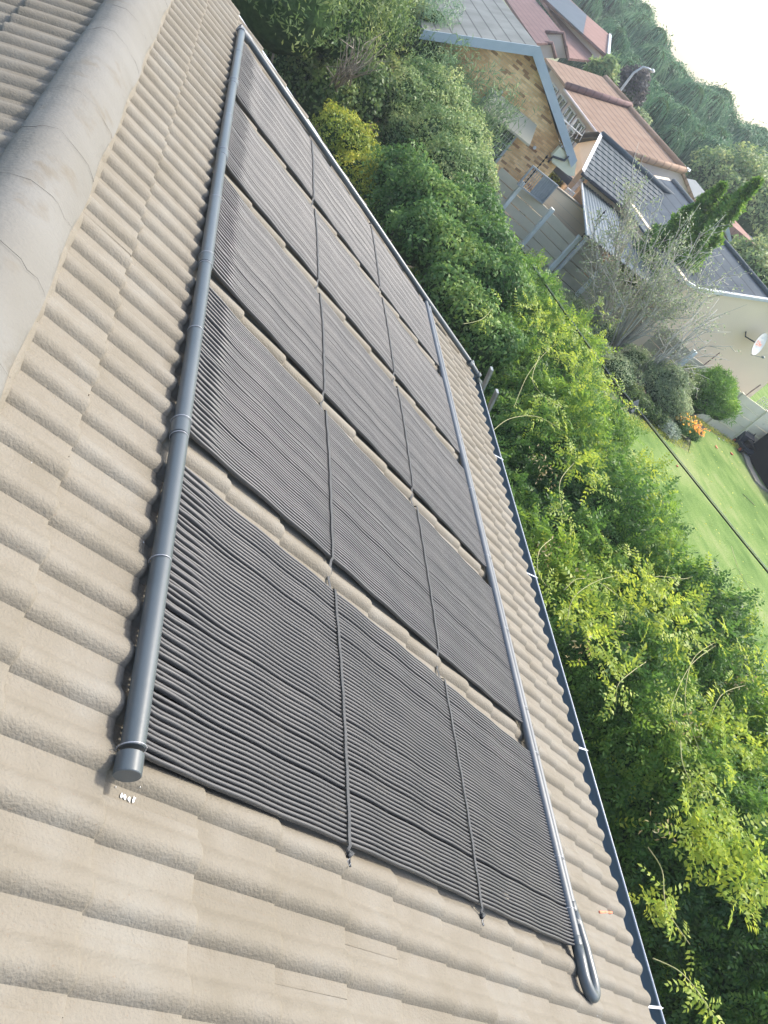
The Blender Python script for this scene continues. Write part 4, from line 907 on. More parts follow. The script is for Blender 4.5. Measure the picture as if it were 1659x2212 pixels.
def hedge_piece(name, label, y0, y1, n, seed, mat, tone0=0., density_drop=1.):
    rg = np.random.default_rng(seed)
    xs = rg.uniform(5.2, 12.2, n*4); ys = rg.uniform(y0, y1, n*4); H, t = hedge_top(xs, ys)
    k = H > .12; xs, ys, H, t = xs[k], ys[k], H[k], t[k]
    e = .03; gx = (hedge_top(xs+e, ys)[0]-H)/e; gyy = (hedge_top(xs, ys+e)[0]-H)/e
    wgt = np.sqrt(1+np.clip(gx**2+gyy**2, 0, 16)); pk = rg.uniform(0, 1, len(xs)) < wgt/4.2
    xs, ys, H, gx, gyy, t = [q[pk][:n] for q in (xs, ys, H, gx, gyy, t)]; m = len(xs)
    nr = unit(np.stack([-np.clip(gx, -2.5, 2.5), -np.clip(gyy, -2.5, 2.5), np.ones(m)], -1))
    steep = np.clip(np.abs(gx)/2.5, 0, 1); dep = rg.beta(1, 2.6, m)*.34
    z = np.maximum(H-dep-steep*rg.uniform(0, 1, m)*H*.55, .05)
    P = np.stack([xs, ys, z], -1)-nr*0
    F = frond(5, rg, m)
    # frame: forward = outward tangent, random heading, slightly up then drooping
    fw = unit(np.cross(nr, rg.normal(0, 1, (m, 3)))*.9+nr*.75+np.array([.1, -.1, .15])); sd = unit(np.cross(nr, fw)); up = unit(np.cross(fw, sd))
    up = np.where((up*nr).sum(1, keepdims=True) < 0, -up, up)
    sc = rg.uniform(.75, 1.2, m)
    W = F[..., 0:1]*fw[:, None, None]+F[..., 1:2]*sd[:, None, None]+F[..., 2:3]*up[:, None, None]
    W = W*sc[:, None, None, None]+P[:, None, None]
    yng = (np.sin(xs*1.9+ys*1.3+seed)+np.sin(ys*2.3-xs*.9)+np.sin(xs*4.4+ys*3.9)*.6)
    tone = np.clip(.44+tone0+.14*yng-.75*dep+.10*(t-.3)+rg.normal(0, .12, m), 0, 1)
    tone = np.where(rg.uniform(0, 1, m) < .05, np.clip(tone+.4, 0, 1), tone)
    tl = np.repeat(tone, F.shape[1])+rg.normal(0, .05, m*F.shape[1])
    return W.reshape(-1, 4, 3), np.clip(tl, 0, 1)
hedge = thing('climbing_hedge', 'thick yellow green climber covering the boundary wall beside the gutter, long vines trailing', 'hedge', (8, 6, 0))
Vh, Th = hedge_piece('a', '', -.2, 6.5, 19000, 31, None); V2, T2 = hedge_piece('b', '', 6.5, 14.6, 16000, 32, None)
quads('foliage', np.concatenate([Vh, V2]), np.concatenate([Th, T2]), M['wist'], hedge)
# inner mass
xx = np.linspace(5.2, 12.2, 71); yy = np.linspace(-.2, 14.6, 124); XX, YY_ = np.meshgrid(xx, yy, indexing='ij'); HH, _ = hedge_top(XX, YY_)
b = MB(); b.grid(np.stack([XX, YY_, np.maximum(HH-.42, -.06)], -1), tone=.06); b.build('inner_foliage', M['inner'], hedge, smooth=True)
# broad older leaves inside the shade
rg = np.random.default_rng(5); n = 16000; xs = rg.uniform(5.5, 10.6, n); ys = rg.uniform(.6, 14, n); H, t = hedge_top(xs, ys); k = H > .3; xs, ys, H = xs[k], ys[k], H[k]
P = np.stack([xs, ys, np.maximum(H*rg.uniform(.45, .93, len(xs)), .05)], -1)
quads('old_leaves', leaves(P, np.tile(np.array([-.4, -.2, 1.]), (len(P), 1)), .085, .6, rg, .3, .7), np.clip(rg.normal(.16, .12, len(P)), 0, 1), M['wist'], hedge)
# trailing vines: thin arcs with a few young leaves
def vine(pix, z0, amp, seed, r=.006):
    rg = np.random.default_rng(seed); P = []
    for (x, y, dz) in pix: P.append(atz(x, y, z0+dz))
    P = np.array(P); t = np.linspace(0, len(P)-1, len(P)*7); i = np.clip(t.astype(int), 0, len(P)-2); fr = (t-i)[:, None]
    im = np.maximum(i-1, 0); i2 = np.minimum(i+2, len(P)-1); a, b_, c, d_ = P[im], P[i], P[i+1], P[i2]
    Q = .5*((2*b_)+(-a+c)*fr+(2*a-5*b_+4*c-d_)*fr**2+(-a+3*b_-3*c+d_)*fr**3)
    return Q
vines = [[(1218, 1275, 0), (1250, 1250, .1), (1300, 1262, .15), (1345, 1300, .05), (1350, 1340, 0)],
 [(1225, 1340, 0), (1240, 1290, .15), (1290, 1255, .2), (1350, 1240, .1)],
 [(1395, 1430, 0), (1360, 1455, .1), (1335, 1480, .15), (1330, 1520, 0)],
 [(1560, 1380, 0), (1500, 1420, .1), (1480, 1500, .12), (1490, 1560, .1), (1510, 1620, 0)],
 [(1545, 1395, 0), (1490, 1440, .1), (1450, 1530, .15), (1462, 1570, .05)],
 [(1470, 1600, 0), (1475, 1650, .1), (1500, 1700, .1), (1530, 1712, 0)],
 [(1400, 1830, 0), (1430, 1880, .1), (1440, 1960, .1), (1490, 2040, 0)],
 [(1410, 2070, 0), (1470, 2100, .1), (1520, 2160, .1), (1545, 2205, 0)],
 [(1060, 935, 0), (1100, 905, .12), (1160, 900, .15), (1215, 930, .1)],
 [(1110, 880, 0), (1140, 810, .15), (1180, 760, .2), (1210, 735, .1)],
 [(1165, 770, 0), (1150, 820, .12), (1180, 860, .15), (1215, 880, 0)],
 [(1190, 1165, 0), (1165, 1190, .1), (1162, 1235, .1), (1180, 1265, 0)],
 [(1240, 1000, 0), (1210, 1040, .12), (1215, 1100, .1), (1235, 1130, 0)],
 [(1520, 1235, 0), (1480, 1250, .1), (1420, 1245, .15), (1400, 1262, 0)],
 [(1610, 1480, 0), (1560, 1500, .12), (1530, 1560, .1)], [(1580, 1180, 0), (1600, 1240, .2), (1640, 1300, .1)],
 [(1240, 600, 0), (1290, 650, .15), (1320, 700, .1)], [(1000, 700, 0), (1040, 690, .12), (1065, 665, .1)]]
lv = []; lt = []
for i, vn in enumerate(vines):
    zz = 2.15 if vn[0][0] < 1350 else 2.0
    if vn[0][0] < 1120: zz = 1.9
    Q = vine(vn, zz, 0, i); b = MB(); b.tube(Q, np.linspace(.0048, .0025, len(Q)), 5); b.build('vine', M['vine'], hedge, smooth=True)
    rg = np.random.default_rng(100+i); m = 14; k = rg.integers(len(Q)//2, len(Q), m); F = frond(4, rg, m)
    nr = np.tile([0, -.2, 1.], (m, 1))+rg.normal(0, .4, (m, 3)); nr = unit(nr); fw = unit(np.cross(nr, rg.normal(0, 1, (m, 3)))); sd = np.cross(nr, fw)
    W = (F[..., 0:1]*fw[:, None, None]+F[..., 1:2]*sd[:, None, None]+F[..., 2:3]*nr[:, None, None])*.8+Q[k][:, None, None]
    lv.append(W.reshape(-1, 4, 3)); lt.append(rg.uniform(.7, 1, m*F.shape[1]))
# sprays of bright young growth standing proud of the hedge
for (px, py, z, nn_, sp) in [(1580, 1880, 2.3, 90, .30), (1500, 1810, 2.2, 40, .22), (1560, 1760, 2.2, 40, .3), (1250, 1330, 2.1, 45, .3), (1300, 1390, 2.0, 40, .3), (1400, 1300, 2.3, 60, .4), (1480, 1330, 2.3, 50, .4), (1260, 1010, 2.2, 40, .3), (1180, 700, 2.2, 60, .5), (1240, 780, 2.3, 60, .5), (1300, 840, 2.2, 50, .5), (1400, 1960, 1.2, 14, .12), (1640, 1420, 2.3, 40, .5), (1590, 1600, 2.2, 40, .4), (1400, 1020, 1.9, 24, .16), (1420, 1020, 1.9, 16, .14), (1380, 1010, 1.9, 16, .12)]:
    rg = np.random.default_rng(int(px+py)); m = nn_; c = atz(px, py, z); Q = c+rg.normal(0, sp*.62, (m, 3))*np.array([1, 1, .4]); F = frond(5, rg, m)
    fw = unit(rg.normal(0, 1, (m, 3))+np.array([0, 0, .8])); sd = unit(np.cross(fw, rg.normal(0, 1, (m, 3))+np.array([0, 0, 2]))); up = unit(np.cross(sd, fw)); up = np.where(up[:, 2:3] < 0, -up, up)
    W = F[..., 0:1]*fw[:, None, None]+F[..., 1:2]*sd[:, None, None]+F[..., 2:3]*up[:, None, None]+Q[:, None, None]
    lv.append(W.reshape(-1, 4, 3)); lt.append(np.clip(rg.normal(.86 if px != 1400 else .98, .1, m*F.shape[1]), 0, 1))
quads('young_leaves', np.concatenate(lv), np.concatenate(lt), M['wist'], hedge)
M['dryleaf'] = leafmat('dry leaf', [(0, (.20, .16, .07)), (.5, (.36, .30, .14)), (1, (.5, .45, .24))], trans=.2)
V = []; T = []
for (px, py, z) in [(1180, 1025, 2.0), (1165, 990, 1.9), (1275, 1250, 2.1), (1340, 1355, 2.0), (1190, 1185, 1.9), (1490, 1570, 2.1), (1430, 1790, 2.0), (1600, 1480, 2.1), (1260, 1400, 2.0)]:
    c = atz(px, py, z); m = 22; V.append(leaves(c+rg.normal(0, .08, (m, 3)), rg.normal(0, 1, (m, 3)), .05, .4, rg)); T.append(rg.uniform(0, 1, m))
quads('dry_leaves', np.concatenate(V), np.concatenate(T), M['dryleaf'], hedge)
# boundary wall inside the hedge
bw = thing('boundary_wall', 'plain plastered boundary wall buried in the climbing hedge', 'wall', (8.6, 7, 0)); b = MB(); b.box((8.55, -2, 0), (8.7, 14.8, 1.45)); b.build('wall', M['wall'], bw)
# wires over the hedge
wp = [(945, 262, 2.2), (1000, 337, 2.2), (1080, 468, 2.2), (1160, 590, 2.15), (1240, 705, 2.2), (1321, 819, 2.25), (1400, 915, 2.3), (1500, 1040, 2.35), (1600, 1165, 2.35), (1659, 1237, 2.35), (1800, 1410, 2.4)]
cab = thing('fence_cable', 'taut black cable running over the hedge and across the lawn', 'cable', atz(1321, 819, 2.25))
P = np.array([atz(*q) for q in wp])
b = MB(); b.tube(P, .012, 6); b.build('cable', M['black'], cab, smooth=True)
b = MB(); b.tube(P+np.array([-.03, 0, .035]), .006, 5); b.build('cable', M['alu'], cab, smooth=True)
c = atz(*C5(690, 640), 2.28); b = MB()
b.slab([c+np.array(q) for q in ((-.13, .0, .05), (.0, .10, .12), (.12, .16, .02), (.10, .02, -.03), (.02, .05, -.12), (-.10, -.05, -.10))], (.012, -.012, .006))
b.tube([c+np.array((-.1, -.12, -.06)), c+np.array((.06, .04, .02))], .03, 6)
tag(b.build('fence_clamp', M['bluetile']), 'dark grey clamp with a torn flap on the cable above the lawn edge', 'clamp')

# ------------------------------------------------------------------ other shrubs beyond the gable, by pixel and height
def bl(px, py, z, r, rz=None, ry=None): c = atz(px, py, z); return (c[0], c[1], z, r, ry or r, rz or r)
shrub('ivy_bank', 'dark green ivy covered bank beside the far verge of the roof', 'ivy',
      [bl(560, 20, 1.0, 1.0), bl(600, 90, 1.1, .9), bl(650, 160, 1.1, .9), bl(700, 215, 1.1, .8), bl(740, 150, 1.5, .9), bl(660, 60, 1.5, 1.1), bl(780, 215, 1.5, .8), bl(560, -60, 1.2, 1.4), bl(800, 150, 1.6, .8), bl(700, 90, 1.5, 1.0)], 26000, .085, .8, M['ivy'], 41, stems=4)
shrub('shade_tree', 'dark feathery tree at the top edge above the ivy bank', 'tree',
      [bl(620, -20, 2.6, 1.6), bl(720, 20, 2.6, 1.4), bl(800, 50, 2.5, 1.2), bl(700, -60, 3.0, 1.8), bl(850, 60, 2.4, 1.0)], 15000, .12, .3, M['ivy'], 42, stems=4, shell=.5)
shrub('yellow_topped_shrub', 'yellow green fine leaved shrub right of the bare twigs', 'shrub',
      [bl(860, 30, 2.6, .9), bl(895, 90, 2.5, .8), bl(925, 140, 2.4, .8), bl(960, 185, 2.3, .7), bl(830, 0, 2.8, .9), bl(900, 150, 2.0, .8)], 17000, .075, .4, M['lgreen'], 43, stems=5, shell=.45)
shrub('feathery_tree', 'blue green feathery tree overlapping the brick house roof', 'tree',
      [bl(960, 10, 3.2, 1.3), bl(1000, 20, 3.2, 1.0), bl(930, 60, 3.0, .9), bl(985, 90, 2.8, .7, ry=.5), bl(1020, -30, 3.4, 1.1), bl(900, -20, 3.1, 1.3)], 15000, .14, .16, M['feather'], 44, stems=5, shell=.6, corek=.5, droop=.9)
shrub('large_shrub', 'big pale green shrub in front of the reeds and brick wall', 'shrub',
      [bl(870, 240, 1.8, .9), bl(920, 230, 2.1, .9), bl(960, 260, 2.1, .85), bl(990, 320, 2.0, .8), bl(930, 320, 1.8, .9), bl(960, 380, 1.8, .8), bl(1010, 390, 1.9, .7), bl(900, 190, 2.2, .7), bl(870, 320, 1.4, .8)], 26000, .075, .45, M['lgreen'], 45, stems=6)
shrub('golden_shrub', 'small yellow leaved shrub close to the roof verge', 'shrub',
      [bl(725, 290, 1.2, .55), bl(760, 320, 1.2, .55), bl(790, 360, 1.1, .5), bl(770, 385, 1.0, .5), bl(740, 330, 1.0, .5), bl(800, 420, 1.0, .5)], 9000, .065, .45, M['yellowg'], 46, stems=4)
shrub('glossy_shrub', 'dark glossy green shrub between golden shrub and hedge', 'shrub',
      [bl(860, 400, 1.5, .75), bl(900, 450, 1.6, .75), bl(950, 480, 1.7, .75), bl(900, 520, 1.5, .65), bl(960, 560, 1.6, .7), bl(1010, 470, 1.9, .7), bl(1010, 600, 1.7, .6), bl(850, 470, 1.2, .6), bl(960, 640, 1.4, .6), bl(1040, 540, 1.9, .7), bl(1080, 620, 1.9, .6), bl(1010, 690, 1.5, .55), bl(1060, 760, 1.5, .55)], 26000, .085, .5, M['dgreen'], 47, stems=6)
# bare twigs
rg = np.random.default_rng(9); tw = thing('bare_bush', 'tangle of bare grey twigs between the ivy bank and yellow topped shrub', 'bush', atz(750, 185, 0)); b = MB()
for i in range(46):
    p = atz(735+rg.uniform(-25, 25), 165+rg.uniform(-10, 25), 1.9); q = atz(790+rg.uniform(-60, 60), 95+rg.uniform(-30, 60), 2.9+rg.uniform(-.2, .3))
    m_ = (p+q)/2+rg.normal(0, .12, 3); b.tube([p, m_, q], [.012, .008, .003], 4)
pp, rr = trunk([atz(750, 185, 1)[0], atz(750, 185, 1)[1], 0], atz(745, 175, 2.), .05, .03); b.tube(pp, rr, 6)
b.build('twigs', M['stem'], tw, smooth=True)
# reeds in front of the brick wall
rg = np.random.default_rng(12); reed = thing('reed_clump', 'tall green reed stalks in front of the brick gable', 'reed', (6.9, 21.5, 0)); b = MB(); V = []; T = []
for i in range(260):
    bx = rg.uniform(5.9, 8.8); by = rg.uniform(21.0, 22.4); hgt = rg.uniform(2.0, 3.7); ln = rg.normal(0, .25, 2)
    P = np.array([[bx, by, 0], [bx+ln[0]*.3, by+ln[1]*.3, hgt*.5], [bx+ln[0], by+ln[1], hgt]]); b.tube(P, [.008, .006, .002], 4)
    m = 34; t = rg.uniform(.2, 1, m)[:, None]; Q = P[0]+(P[2]-P[0])*t
    V.append(leaves(Q, np.tile([0, -1., .4], (m, 1)), .18, .13, rg, -.6, .8)); T.append(rg.uniform(.1, 1, m))
b.build('stalks', M['bamboo'], reed); quads('leaves', np.concatenate(V), np.concatenate(T), M['bamboo'], reed)

# ------------------------------------------------------------------ sparse trees, cypress and bed
def sparse_tree(name, label, base, targets, nbr, leafn, mat, seed, sub=5, spread=.5, lsize=.07, trunkr=.05):
    rg = np.random.default_rng(seed); base = np.array(base, float); t = thing(name, label, 'tree', base); b = MB(); V = []; T = []
    tg = np.array(targets, float)
    for i in range(nbr):
        q = tg[rg.integers(len(tg))]; end = q[:3]+rg.normal(0, 1, 3)*q[3]
        s = base+np.array([0, 0, rg.uniform(.1, .5)]); m1 = s+(end-s)*.35+np.array([0, 0, .25])+rg.normal(0, .12, 3); m2 = s+(end-s)*.7+rg.normal(0, .22, 3)
        P = np.array([s, m1, m2, end]); b.tube(P, [trunkr*.5, trunkr*.34, .013, .005], 5)
        for j in range(sub):
            fr = rg.uniform(.4, 1); k = min(int(fr*3), 2); c = P[k]+(P[k+1]-P[k])*(fr*3-k); e = c+rg.normal(0, spread*.55, 3)+(end-s)*.12+np.array([0, 0, .05]); mm = (c+e)/2+rg.normal(0, .05, 3)
            b.tube([c, mm, e], [.010, .007, .004], 4)
            m = leafn; tt = rg.uniform(.2, 1, m)[:, None]; Q = c+(e-c)*tt+rg.normal(0, .06, (m, 3)); V.append(leaves(Q, np.tile([0, -.3, 1.], (m, 1)), lsize, .5, rg, .2, .8)); T.append(np.clip(rg.normal(.55, .2, m), 0, 1))
    for j in range(4): b.tube([base+rg.normal(0, .05, 3)*[1, 1, 0], base+np.array([0, 0, .3]), base+np.array([rg.normal(0, .1), rg.normal(0, .1), .7])], [trunkr, trunkr*.8, trunkr*.5], 6)
    b.build('branches', M['twig'], t, smooth=True); quads('foliage', np.concatenate(V), np.concatenate(T), mat, t)
    return t
YT = 18.9
def ty(q, y=YT, r=.4): p = aty(*C4(*q), y); return (*p, r)
b1 = aty(*C4(410, 1240), 18.9); 
sparse_tree('sparse_tree', 'sparse grey twigged tree in front of the ribbed and pantiled roofs', (b1[0]+.3, 18.9, 0.), [ty((430, 560)), ty((320, 620), r=.3), ty((600, 480)), ty((680, 300), r=.3), ty((690, 210), r=.2), ty((640, 380), r=.3), ty((740, 330), r=.3), ty((760, 560)), ty((550, 700)), ty((350, 850)), ty((280, 1060), r=.3), ty((600, 950)), ty((800, 750))], 26, 11, M['greyleaf'], 61, sub=10)
b2 = aty(*C4(560, 1340), 18.3)
sparse_tree('sparse_tree', 'spreading grey green tree with bare silvery twigs before the beige gable', (b2[0]+.25, 18.3, 0.), [ty((1000, 620), 18.3), ty((1100, 720), 18.3), ty((900, 850), 18.3), ty((1150, 850), 18.3, .3), ty((1250, 950), 18.3, .3), ty((900, 1000), 18.3), ty((800, 650), 18.3), ty((1050, 1150), 18.3, .3), ty((1250, 1200), 18.3, .3)], 32, 12, M['greyleaf'], 62, sub=10)
sparse_tree('sparse_tree', 'low bare branched tree leaning right over the bed shrubs', (b2[0]+.9, 17.4, 0.), [ty((1150, 1300), 17.6, .3), ty((1000, 1400), 17.6, .3), ty((1250, 1250), 17.6, .3), (*aty(*C5(850, 480), 17.2), .3), (*aty(*C5(700, 560), 16.8), .3), (*aty(*C5(1050, 420), 17.2), .3)], 26, 3, M['greyleaf'], 63, sub=4)
def cypress(name, label, pb, ptip, y, wd, n, seed, mat):
    rg = np.random.default_rng(seed); tip = aty(*ptip, y); H = tip[2]; x = tip[0]
    t = thing(name, label, 'tree', (x, y, 0)); z = H*(1-rg.beta(1, 1.5, n)**1.0*.98); fr = 1-z/H
    rad = wd*np.clip(np.clip(fr*1.5+.02, 0, 1)**.9, .03, 1)*(1+.16*np.sin(z*7+rg.uniform(0, 6))+.10*np.sin(z*13)); a = rg.uniform(0, 6.283, n)
    rr = rad*(1-.4*rg.beta(1, 2, n))*(1+.25*np.sin(a*5+z*3)); P = np.stack([x+rr*np.cos(a), y+rr*np.sin(a), z], -1); Nn = np.stack([np.cos(a), np.sin(a), .4+0*a], -1)
    V = leaves(P, Nn, .16, .35, rg, -.9, .4); quads('foliage', V, np.clip(.45+.3*np.sin(z*9+a*4)+rg.normal(0, .15, n), 0, 1), mat, t)
    b = core([(x, y, H*.33, wd*.7, wd*.7, H*.33)], .9); b.build('inner_foliage', M['inner'], t); b = MB(); b.tube([(x, y, 0), (x, y, H*.5)], [.08, .03], 7); b.build('trunk', M['stem'], t)
    return t
cypress('cypress_tree', 'taller bright green cypress at the right, pointed tip over the slate roof', None, C7(1530, 275), 21.4, .75, 12000, 71, M['cypress'])
cypress('cypress_tree', 'shorter cypress tip left of the tall one, before the pale roof', None, C7(1075, 335), 22.0, .72, 10000, 72, M['cypress'])
def gb(q, y, z, r, rz=None): p = aty(*C8(*q), y); return (p[0], p[1], max(z, .1), r, r, rz or r)
shrub('pine_bush', 'rounded feathery conifer bush before the beige gable', 'bush', [gb((900, 880), 17.6, .9, .55, .75), gb((1080, 850), 17.7, 1.0, .55, .7), gb((980, 760), 17.8, 1.3, .5, .55), gb((1200, 930), 17.7, .9, .45, .5), gb((820, 780), 17.6, 1.2, .45, .5)], 13000, .16, .12, M['cypress'], 73, droop=-.5, shell=.5, stems=3)
shrub('round_bush', 'grey green rounded bush left of the conifer bush', 'bush', [gb((350, 900), 16.7, .6, .6), gb((480, 970), 16.6, .55, .5), gb((220, 800), 17.0, .7, .6), gb((420, 780), 17.0, .9, .5), gb((100, 780), 17.2, .7, .5)], 14000, .06, .5, M['greyleaf'], 74, stems=3)
shrub('dark_bush', 'dark small leaved bush above the round bush', 'bush', [gb((680, 640), 17.4, 1.0, .45), gb((780, 650), 17.5, 1.1, .4), gb((560, 680), 17.4, .9, .4)], 6000, .06, .5, M['ivy'], 75, stems=3)
shrub('low_ground_shrub', 'dark twiggy low shrub along the lawn edge', 'shrub', [gb((60, 980), 16.2, .2, .35, .3), gb((200, 1080), 16.1, .2, .3, .3), gb((320, 1180), 16.0, .18, .25, .25), gb((-80, 900), 16.4, .2, .35, .3)], 5000, .05, .5, M['ivy'], 76, stems=2)
shrub('undergrowth', 'scrubby grey green undergrowth at the foot of the sparse trees', 'undergrowth', [(12.9, 19.3, .3, .7, .6, .5), (13.9, 18.8, .35, .8, .6, .6), (12.0, 18.6, .3, .7, .7, .5), (14.9, 18.0, .4, .8, .7, .6), (12.8, 17.4, .3, .8, .8, .5), (13.9, 17.0, .3, .8, .7, .5), (11.6, 17.4, .3, .7, .8, .5), (11.3, 20.2, .3, .8, .6, .5)], 16000, .06, .5, M['greyleaf'], 79, stems=3)
shrub('silver_plant', 'low silvery white leaved plant at the lawn edge', 'plant', [gb((450, 1240), 15.9, .15, .32, .25), gb((380, 1190), 16.0, .15, .26, .22), gb((520, 1300), 15.8, .12, .22, .2)], 3200, .045, .5, M['wflower'], 77, stems=2, corek=.5)
mg = shrub('marigold_plant', 'orange flowering marigold clump at the end of the bed', 'plant', [gb((640, 1180), 16.4, .3, .30, .28), gb((740, 1240), 16.4, .25, .28, .25), gb((800, 1300), 16.4, .2, .25, .2), gb((590, 1260), 16.2, .25, .25, .22)], 3500, .05, .5, M['dgreen'], 78, stems=2)
rg = np.random.default_rng(3); V = []; T = []
for q in [(640, 1160), (740, 1230), (800, 1310), (600, 1260), (560, 1140), (680, 1260), (830, 1300), (700, 1330)]:
    c = np.array(gb(q, 16.35, .1, 1)[:3]); c[2] = .48; m = 60; k = 14; ctr = c+rg.normal(0, .17, (k, 3))*[1, 1, .4]
    for cc in ctr: V.append(leaves(np.repeat(cc[None], 7, 0)+rg.normal(0, .01, (7, 3)), np.tile([0, -.3, 1.], (7, 1)), .045, .7, rg, 0, .4)); T.append(np.full(7, rg.uniform(0, 1)))
quads('flowers', np.concatenate(V), np.concatenate(T), M['flower'], mg)
rg = np.random.default_rng(55); n = 2600; ex = rg.uniform(0, 1, n); a_ = np.array([12.0, 14.9]); b_ = np.array([16.6, 15.9]); P = np.stack([a_[0]+(b_[0]-a_[0])*ex+rg.normal(0, .12, n), a_[1]+(b_[1]-a_[1])*ex+rg.normal(0, .18, n), rg.uniform(.01, .06, n)], -1)
P2 = np.stack([rg.uniform(17.8, 21.2, 1500), 18.35+rg.normal(0, .12, 1500), rg.uniform(.01, .09, 1500)], -1); P = np.concatenate([P, P2])
tag(quads('edge_grass', leaves(P, np.tile([0, 0, 1.], (len(P), 1)), .07, .16, rg, -.8, .9), rg.uniform(.2, .9, len(P)), M['yellowg']), 'longer grass tufts along the far edge of the lawn', 'grass', kind='stuff')
n = 420; P = np.stack([rg.uniform(11.5, 21, n), rg.uniform(5, 18, n), np.full(n, .02)], -1)
tag(quads('fallen_leaves', leaves(P, np.tile([0, 0, 1.], (n, 1)), .055, .5, rg, 0, .25), rg.uniform(.5, 1, n), M['yellowg']), 'fallen yellow leaves scattered on the lawn', 'leaves', kind='stuff')
# flower bed soil
bd = [atz(*C8(*q), .012)[:2] for q in ((-100, 900), (560, 1350), (700, 1450), (755, 1430), (745, 1380), (820, 1330))]+[(18.2, 18.4), (13.5, 19.5), (11.5, 18.0)]
sheet('flower_bed', bd, .014, M['soil'])
b = MB(); P = [np.append(atz(*C8(*q), .03)[:2], .03) for q in ((-100, 905), (150, 1110), (350, 1245), (560, 1360), (640, 1425), (700, 1452), (745, 1440), (758, 1405), (745, 1380))]
for a, c in zip(P[:-1], P[1:]): b.bar(a, c, .03, .06)
tag(b.build('bed_edging', M['dark']), 'dark edging strip round the end of the flower bed', 'edging')

# ------------------------------------------------------------------ mower, black structure, kerb, litter
m0 = atz(*C8(1225, 1570), .1); mx_, my_ = m0[0]+.28, m0[1]+.12
mow = thing('lawn_mower', 'dark blue lawn mower with orange wheel hubs parked by the fence', 'lawn mower', (mx_, my_, 0))
b = MB(); b.slab([(mx_-.28, my_-.26, .12), (mx_+.28, my_-.26, .12), (mx_+.33, my_-.2, .2), (mx_+.33, my_+.2, .2), (mx_+.28, my_+.26, .12), (mx_-.28, my_+.26, .12)], (0, 0, .12)); b.build('deck', M['mower'], mow)
b = MB(); b.tube([(mx_, my_, .24), (mx_, my_, .42), (mx_, my_, .46)], [.15, .14, .08], 14); b.box((mx_-.1, my_-.2, .27), (mx_+.12, my_-.1, .4)); b.build('engine', M['black'], mow, smooth=True, auto=40)
b = MB(); b.slab([(mx_-.3, my_+.15, .15), (mx_+.25, my_+.15, .15), (mx_+.25, my_+.6, .35), (mx_-.3, my_+.6, .35)], (0, 0, .32)); b.build('grass_box', M['mower'], mow)
for sx in (-1, 1):
    for sy in (-1, 1):
        b = MB(); c = np.array([mx_+sx*.31, my_+sy*.23, .1]); b.tube([c-[.03, 0, 0], c+[.03, 0, 0]], .1, 14); wh = b.build('wheel', M['black'], mow, smooth=True, auto=40)
        b = MB(); b.tube([c-[.036, 0, 0], c+[.036, 0, 0]], .055, 12); b.build('hub', M['rust'], wh, smooth=True, auto=40)
for sx in (-1, 1):
    b = MB(); b.tube([(mx_+sx*.2, my_+.25, .3), (mx_+sx*.22, my_+.42, .75), (mx_+sx*.22+.02, my_+.5, 1.05), (mx_+sx*.2, my_+.52, 1.15)], .016, 7); b.build('handle', M['black'], mow, smooth=True)
bx0, by0, by1 = 21.25, 14.6, 18.45
b = MB(); b.box((bx0, by0, .02), (bx0+2.6, by1, 1.0)); bb_ = thing('black_tank', 'low black covered tank beside the lawn at the right edge', 'tank', (bx0+1.3, 16.5, 0)); b.build('body', M['black'], bb_)
b = MB(); b.box((bx0-.03, by0-.03, 1.0), (bx0+2.63, by1+.03, 1.04)); b.build('lid', M['black'], bb_)
kb = [np.append(atz(*C8(*q), .0)[:2], .0) for q in ((1230, 1600), (1300, 1800), (1400, 1990), (1490, 2080), (1573, 2130), (1750, 2200))]
b = MB(); sd = [k_+np.array([.35, .05, 0]) for k_ in kb]
G = np.stack([[(*p[:2], 0.0) for p in kb], [(*p[:2], .07) for p in kb], [(*p[:2], .07) for p in sd], [(*p[:2], 0) for p in sd]], 0).astype(float)
b.grid(G, flip=True); o = b.build('kerb', M['pave']); o['kind'] = 'structure'
for q, nm, lb, mt, r_ in (((935, 1565), 'plastic_scrap', 'orange scrap on the lawn nearest the flower bed', 'orange', .05), ((1125, 1650), 'plastic_scrap', 'rust red scrap on the lawn near the black tank', 'rust', .055), ((455, 1800), 'plastic_scrap', 'small red scrap on the lawn touching the line of the cable', 'rust', .03), ((965, 1460), 'paper_scrap', 'small white scrap on the lawn left of the mower', 'white', .035), ((1020, 1480), 'paper_scrap', 'second smaller white scrap between first scrap and mower', 'white', .025)):
    p = atz(*C8(*q), .02); b = MB(); V = [p+np.array([math.cos(a)*r_*rng.uniform(.6, 1.2), math.sin(a)*r_*rng.uniform(.6, 1.2)*1.5, .01*rng.uniform(0, 1)]) for a in np.linspace(0, 5.3, 6)]; b.slab(V, (0, 0, .02)); tag(b.build(nm, M[mt]), lb, 'scrap')
b = MB(); b.tube([atz(*C5(1475, 1265), .03), atz(*C5(1510, 1295), .04), atz(*C5(1560, 1345), .03)], .012, 5); tag(b.build('stick', M['vine']), 'thin pale stick lying on the open lawn', 'stick')
